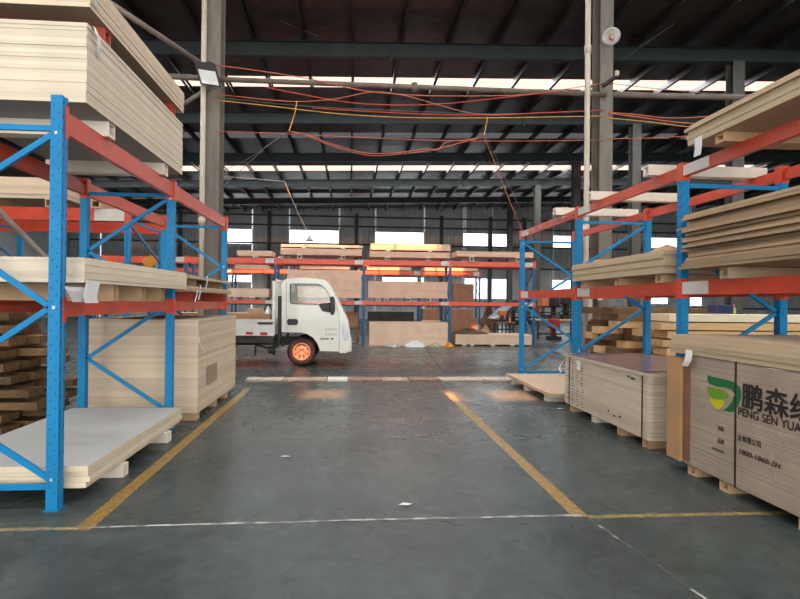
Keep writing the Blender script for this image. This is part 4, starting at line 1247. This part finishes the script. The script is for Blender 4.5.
# chassis, bed
for y in (TY0+.45, TY1-.55):
    box('chassis_rail', CHASSIS, (wx-3.6, wx+.9, y, y+.1, .46, .62), tr)
bx1 = tp(273.8, 330)[0]; bx0 = bx1-3.1
zb0, zb1, zb2 = tp(262, 343)[1], tp(262, 335.2)[1], tp(262, 319.8)[1]
box('bed_frame', CHASSIS, (bx0, bx1, TY0+.04, TY1-.04, zb0, zb1), tr)
box('bed_floor', CHASSIS, (bx0, bx1, TY0+.02, TY1-.02, zb1, zb1+.03), tr)
for y in (TY0-.02, TY1-.03):
    sd_ = MB().box(bx0, bx1, y, y+.05, zb1, zb2).box(bx0, bx1, y-.008, y+.058, zb2-.045, zb2+.01).box(bx0, bx1, y-.008, y+.058, zb1-.01, zb1+.03).build('bed_side', TRUCK, tr)
    for xk in (bx1-.03, bx1-1.0, bx1-2.0, bx1-3.05):
        box('bed_stake', TRUCK, (xk-.03, xk+.03, y-.012, y+.062, zb1-.02, zb2+.012), sd_)
    if y < 15:
        a, c = tp(258, 324.3), tp(273, 321.5)
        box('latch_bar', CHASSIS, (a[0], c[0], y-.02, y-.008, a[1], a[1]+.05), sd_)
        for (u0, u1, v0, v1) in ((246, 253, 332, 334.4), (260.5, 267.6, 332.3, 335)):
            a, c = tp(u0, v1), tp(u1, v0)
            box('reflector', REFLECT, (a[0], c[0], y-.014, y-.008, a[1], c[1]), sd_)
box('tail_gate', TRUCK, (bx0-.05, bx0, TY0, TY1, zb1, zb2), tr)
# headboard guard
zg = tp(276, 278.5)[1]
xg = bx1-.0
hbd = MB().box(xg-.04, xg+.02, TY0-.01, TY0+.05, zb1, zg).box(xg-.04, xg+.02, TY1-.06, TY1, zb1, zg).box(xg-.04, xg+.02, TY0-.01, TY1, zg-.05, zg).box(xg-.04, xg+.02, TY0, TY1, zb2+.0, zb2+.05)
hbd = hbd.build('headboard_frame', TRUCK, tr)
for k in range(4):
    y = TY0+.35+k*.33
    box('headboard_bar', TRUCK, (xg-.03, xg+.01, y, y+.03, zb2, zg), hbd)
box('headboard_panel', TRUCK, (xg-.025, xg+.005, TY0+.03, TY1-.03, zb1, zb2+.02), hbd)
# snorkel, tank, exhaust under the bed
a, c = tp(279, 330), tp(278, 296)
MB().box(a[0]-.04, a[0]+.05, TY0+.06, TY0+.2, a[1], c[1]).build('air_snorkel', BLACK, tr)
P = [Vector((tp(u, v)[0], TY0+.12, tp(u, v)[1])) for u, v in ((279, 328), (279, 338), (277.5, 345), (272.5, 348))]
MB().tube(P, .04, 8).build('intake_pipe', CHASSIS, tr, smooth=True)
P = [Vector((tp(u, v)[0], TY0+.2, tp(u, v)[1])) for u, v in ((288, 333.5), (284, 341), (281.5, 347))]
MB().tube(P, .035, 8).build('strut', CHASSIS, tr)
a, c = tp(238, 356.5), tp(254, 345.3)
box('battery_box', mat('pale_tank_grey', (132, 130, 124), .55, .1), (a[0], c[0], TY0+.05, TY0+.4, a[1], c[1]), tr, bevel=.02)
a, c = tp(267, 354.5), tp(274, 346.5)
MB().tube([Vector((a[0], TY0+.2, (a[1]+c[1])/2)), Vector((c[0], TY0+.2, (a[1]+c[1])/2))], .09, 12).build('air_tank', CHASSIS, tr, smooth=True)
P = [Vector((tp(u, v)[0], TY0+.25, tp(u, v)[1])) for u, v in ((240, 344), (256, 346), (266, 349), (274, 356))]
MB().tube(P, .025, 6).build('exhaust_pipe', CHASSIS, tr)
a, c = tp(256, 342.5), tp(274, 336)
MB().prism(T([(257, 336), (274, 336), (274, 343), (263, 343)]), 'y', TY0-.01, TY0+.03).build('bed_bracket', CHASSIS, tr)
# truck cargo
a, c = tp(240, 319, TY0+.3), tp(271.5, 313.5, TY0+.3)
b = MB()
x0 = bx0+.4; n_ = 10
for i in range(n_):
    h = (c[1]-zb1-.03)/n_
    b.box(x0, bx1-.12, TY0+.25, TY1-.25, zb1+.03+i*h, zb1+.03+(i+1)*h-.003)
b.build('board_pack', CARD, label='brown board pack lying in the truck bed', cat='board pack')
a2, c2 = tp(248, 313.6, TY0+.4), tp(260.5, 308.5, TY0+.4)
box('cardboard_box', mat('tan_carton', (198, 168, 132), .75), (a2[0], c2[0], TY0+.4, TY0+1.0, c[1], c2[1]), label='small tan carton on the boards in truck bed', cat='box', bevel=.01)
heap('plastic_bundle', 'crumpled white plastic bundle on the boards in truck bed', 'plastic', 263.5, 270, 306, 313.5, TY0+.4, .5, PAPER, c[1], 21)

# ------------------------------------------------------------------ lumber and clutter behind the right rack
lab = {0: 'front', 1: 'rear'}
z = 0
for i in range(10):
    th = .115
    for k in range(2):
        x0 = 5.15+random.uniform(-.25, .3); x1 = 9.6+random.uniform(-.3, .3)
        y0 = 9.3+k*.5
        m_ = LUMBERW if i == 9 else LUMBERP
        plank('pale planed plank, %s row, layer %d up, right pile behind the rack' % (lab[k], i+1) if False else 'pale planed plank in the %s layer up of right pile, %s row' % (ordw(i+1), lab[k]),
              x0, x1, y0, y0+.44, z, z+th, m_, 'pale planks behind the right rack', random.uniform(-.01, .01))
    z += .116+(.028 if i in (3, 6) else .02)
    ZP = z
z = 0
for i in range(12):
    for k in range(3):
        x0 = 4.75+random.uniform(-.2, .35); x1 = 6.8+random.uniform(-.5, .3)
        y0 = 10.32+k*.42
        th = .12
        plank('dark rough plank in the %s layer up of the middle pile, %s row' % (ordw(i+1), ('front', 'middle', 'back')[k]), x0, x1, y0, y0+.36, z, z+th, LUMBER if (i+k) % 3 else LUMBERP, 'dark planks behind the right rack', random.uniform(-.02, .02))
    z += .121
q = px(720, 304, 'y', 9.5)
box('storage_crate', NAVY, (q.x-.14, q.x+.14, 9.36, 9.64, ZP, ZP+.14), label='navy blue crate on the pale planks behind the right rack', cat='crate', bevel=.01)
q = px(734, 303, 'y', 9.4)
t = thing('spray_bottle', 'small green spray bottle with pink cap on the pale planks', 'bottle', (q.x, 9.4, ZP))
lathe([(.03, 0), (.032, .06), (.025, .09), (.012, .10)], Vector((q.x, 9.4, ZP)), Vector((0, 0, 1)), 10).build('body', mat('green_bottle', (170, 196, 90), .4), t, smooth=True)
lathe([(.014, .10), (.014, .15), (.001, .152)], Vector((q.x, 9.4, ZP)), Vector((0, 0, 1)), 10).build('cap', mat('pink_cap', (212, 90, 84), .4), t, smooth=True)

def bench(label, x0, x1, y, d, h, m, name='workbench'):
    t = thing(name, label, 'bench', ((x0+x1)/2, y+d/2, 0))
    box('bench_top', m, (x0, x1, y, y+d, h-.06, h), t)
    for x in (x0+.06, (x0+x1)/2, x1-.06):
        for yy in (y+.06, y+d-.06):
            box('leg', DARKM, (x-.03, x+.03, yy-.03, yy+.03, 0, h-.06), t)
    box('lower_rail', DARKM, (x0+.06, x1-.06, y+.05, y+.08, .2, .26), t)
    return t
bx_, by_ = px(537, 330, 'y', 25).x, 25
bench('long workbench with pale top beyond the right rack end', bx_, bx_+3.6, by_, .9, .86, LUMBERP)
def machine(label, u0, u1, v0, y, z0, m, m2, d=.6):
    a = px(u0, 300, 'y', y).x; c = px(u1, 300, 'y', y).x; zt = px(u0, v0, 'y', y).z
    w_ = c-a; h = zt-z0
    t = thing('bench_machine', label, 'machine', ((a+c)/2, y+d/2, z0))
    box('base', m2, (a, c, y, y+d, z0, z0+h*.18), t)
    box('column', m, (a+w_*.3, a+w_*.75, y+d*.5, y+d*.9, z0+h*.18, z0+h*.95), t, bevel=.02)
    box('head', m, (a+w_*.1, a+w_*.9, y, y+d*.9, z0+h*.55, zt), t, bevel=.04)
    MB().tube([((a+c)/2, y+d*.25, z0+h*.3), ((a+c)/2, y+d*.25, z0+h*.6)], w_*.09, 8).build('spindle', CHASSIS, t)
    box('table', m2, (a+w_*.05, a+w_*.95, y+.02, y+d*.6, z0+h*.26, z0+h*.31), t)
    return t
machine('orange drilling machine on the workbench beyond the right rack', 540.5, 549.5, 296, 25.1, .86, ORANGEM, DARKM)
machine('dark grey machine on the workbench right of the orange one', 552, 561, 297, 25.15, .86, DARKM, CHASSIS)
machine('dark tall machine at the right end of the workbench', 563, 575, 293, 25.1, .86, DARKM, DARKM)
machine('red machine standing on the floor before the workbench', 551, 562, 319, 24.2, 0, REDM, DARKM)
bench('low brown table beside the far rack end', px(497, 330, 'y', 29).x, px(515, 330, 'y', 29).x, 29, .8, .6, LUMBER)
q = px(503, 316, 'y', 29.1)
machine('orange-lit machine on the low brown table', 499, 508, 310.5, 29.1, .6, mat('orange_lit_paint', (222, 110, 60), .5), DARKM, .5)  # orange colour stands for the sun glow on the machine
t = thing('leaning_sheet', 'pale blue sheet leaning near the far rack end', 'sheet', (px(500, 325, 'y', 31).x, 31, 0))
a, c = px(492, 318, 'y', 31), px(510, 303, 'y', 31.6)
MB().bar((a.x, 31, .7), (c.x, 31.4, c.z), .9, .05).build('panel', LBLUE, t)
MB().bar((a.x+.2, 31, 0), (a.x+.3, 31.2, 1.0), .06, .06).build('prop', LUMBER, t)
MB().bar((c.x-.1, 31.2, 0), (c.x-.1, 31.3, c.z-.1), .06, .06).build('prop', LUMBER, t)
heap('tarp_heap', 'dark brown tarpaulin heap beyond the farthest rack end', 'heap', 480, 501, 306, 320, 33.5, 1.2, TARP, 0, 31)  # a crumpled tarpaulin, no cable in it
heap('tan_bundle', 'small tan bundle on the floor by the farthest rack end', 'bundle', 481, 493, 325, 333, 28.5, .6, CARD, 0, 33)
bench('dark workbench against the back wall by the low windows', px(500, 310, 'y', 44).x, px(560, 310, 'y', 44).x, 44, 1.2, .9, DARKM)
for k, (u0, u1, v0) in enumerate(((512, 519, 300), (525, 533, 299), (577, 584, 300), (586, 594, 302))):
    machine(('grey saw far back left of the right rack end', 'grey planer far back behind the right rack end', 'grey press far back behind the right column', 'grey sander far back right of the right column')[k], u0, u1, v0, 42, 0, CHASSIS, DARKM, 1.0)
# scraps on the floor
for k, (u, v, s) in enumerate(((285, 457, 'left of the aisle middle'), (405, 505, 'near the front joint'), (560, 409, 'by the strapped pack'))):
    q = px(u, v, 'z', .002)
    MB().add([(q.x-.05, q.y, .004), (q.x+.02, q.y-.03, .012), (q.x+.06, q.y+.02, .004), (q.x-.01, q.y+.03, .01)], [(0, 1, 2, 3)]).build('paper_scrap', PAPER, label='tiny white paper scrap on the floor %s' % s, cat='scrap', solid=.002)
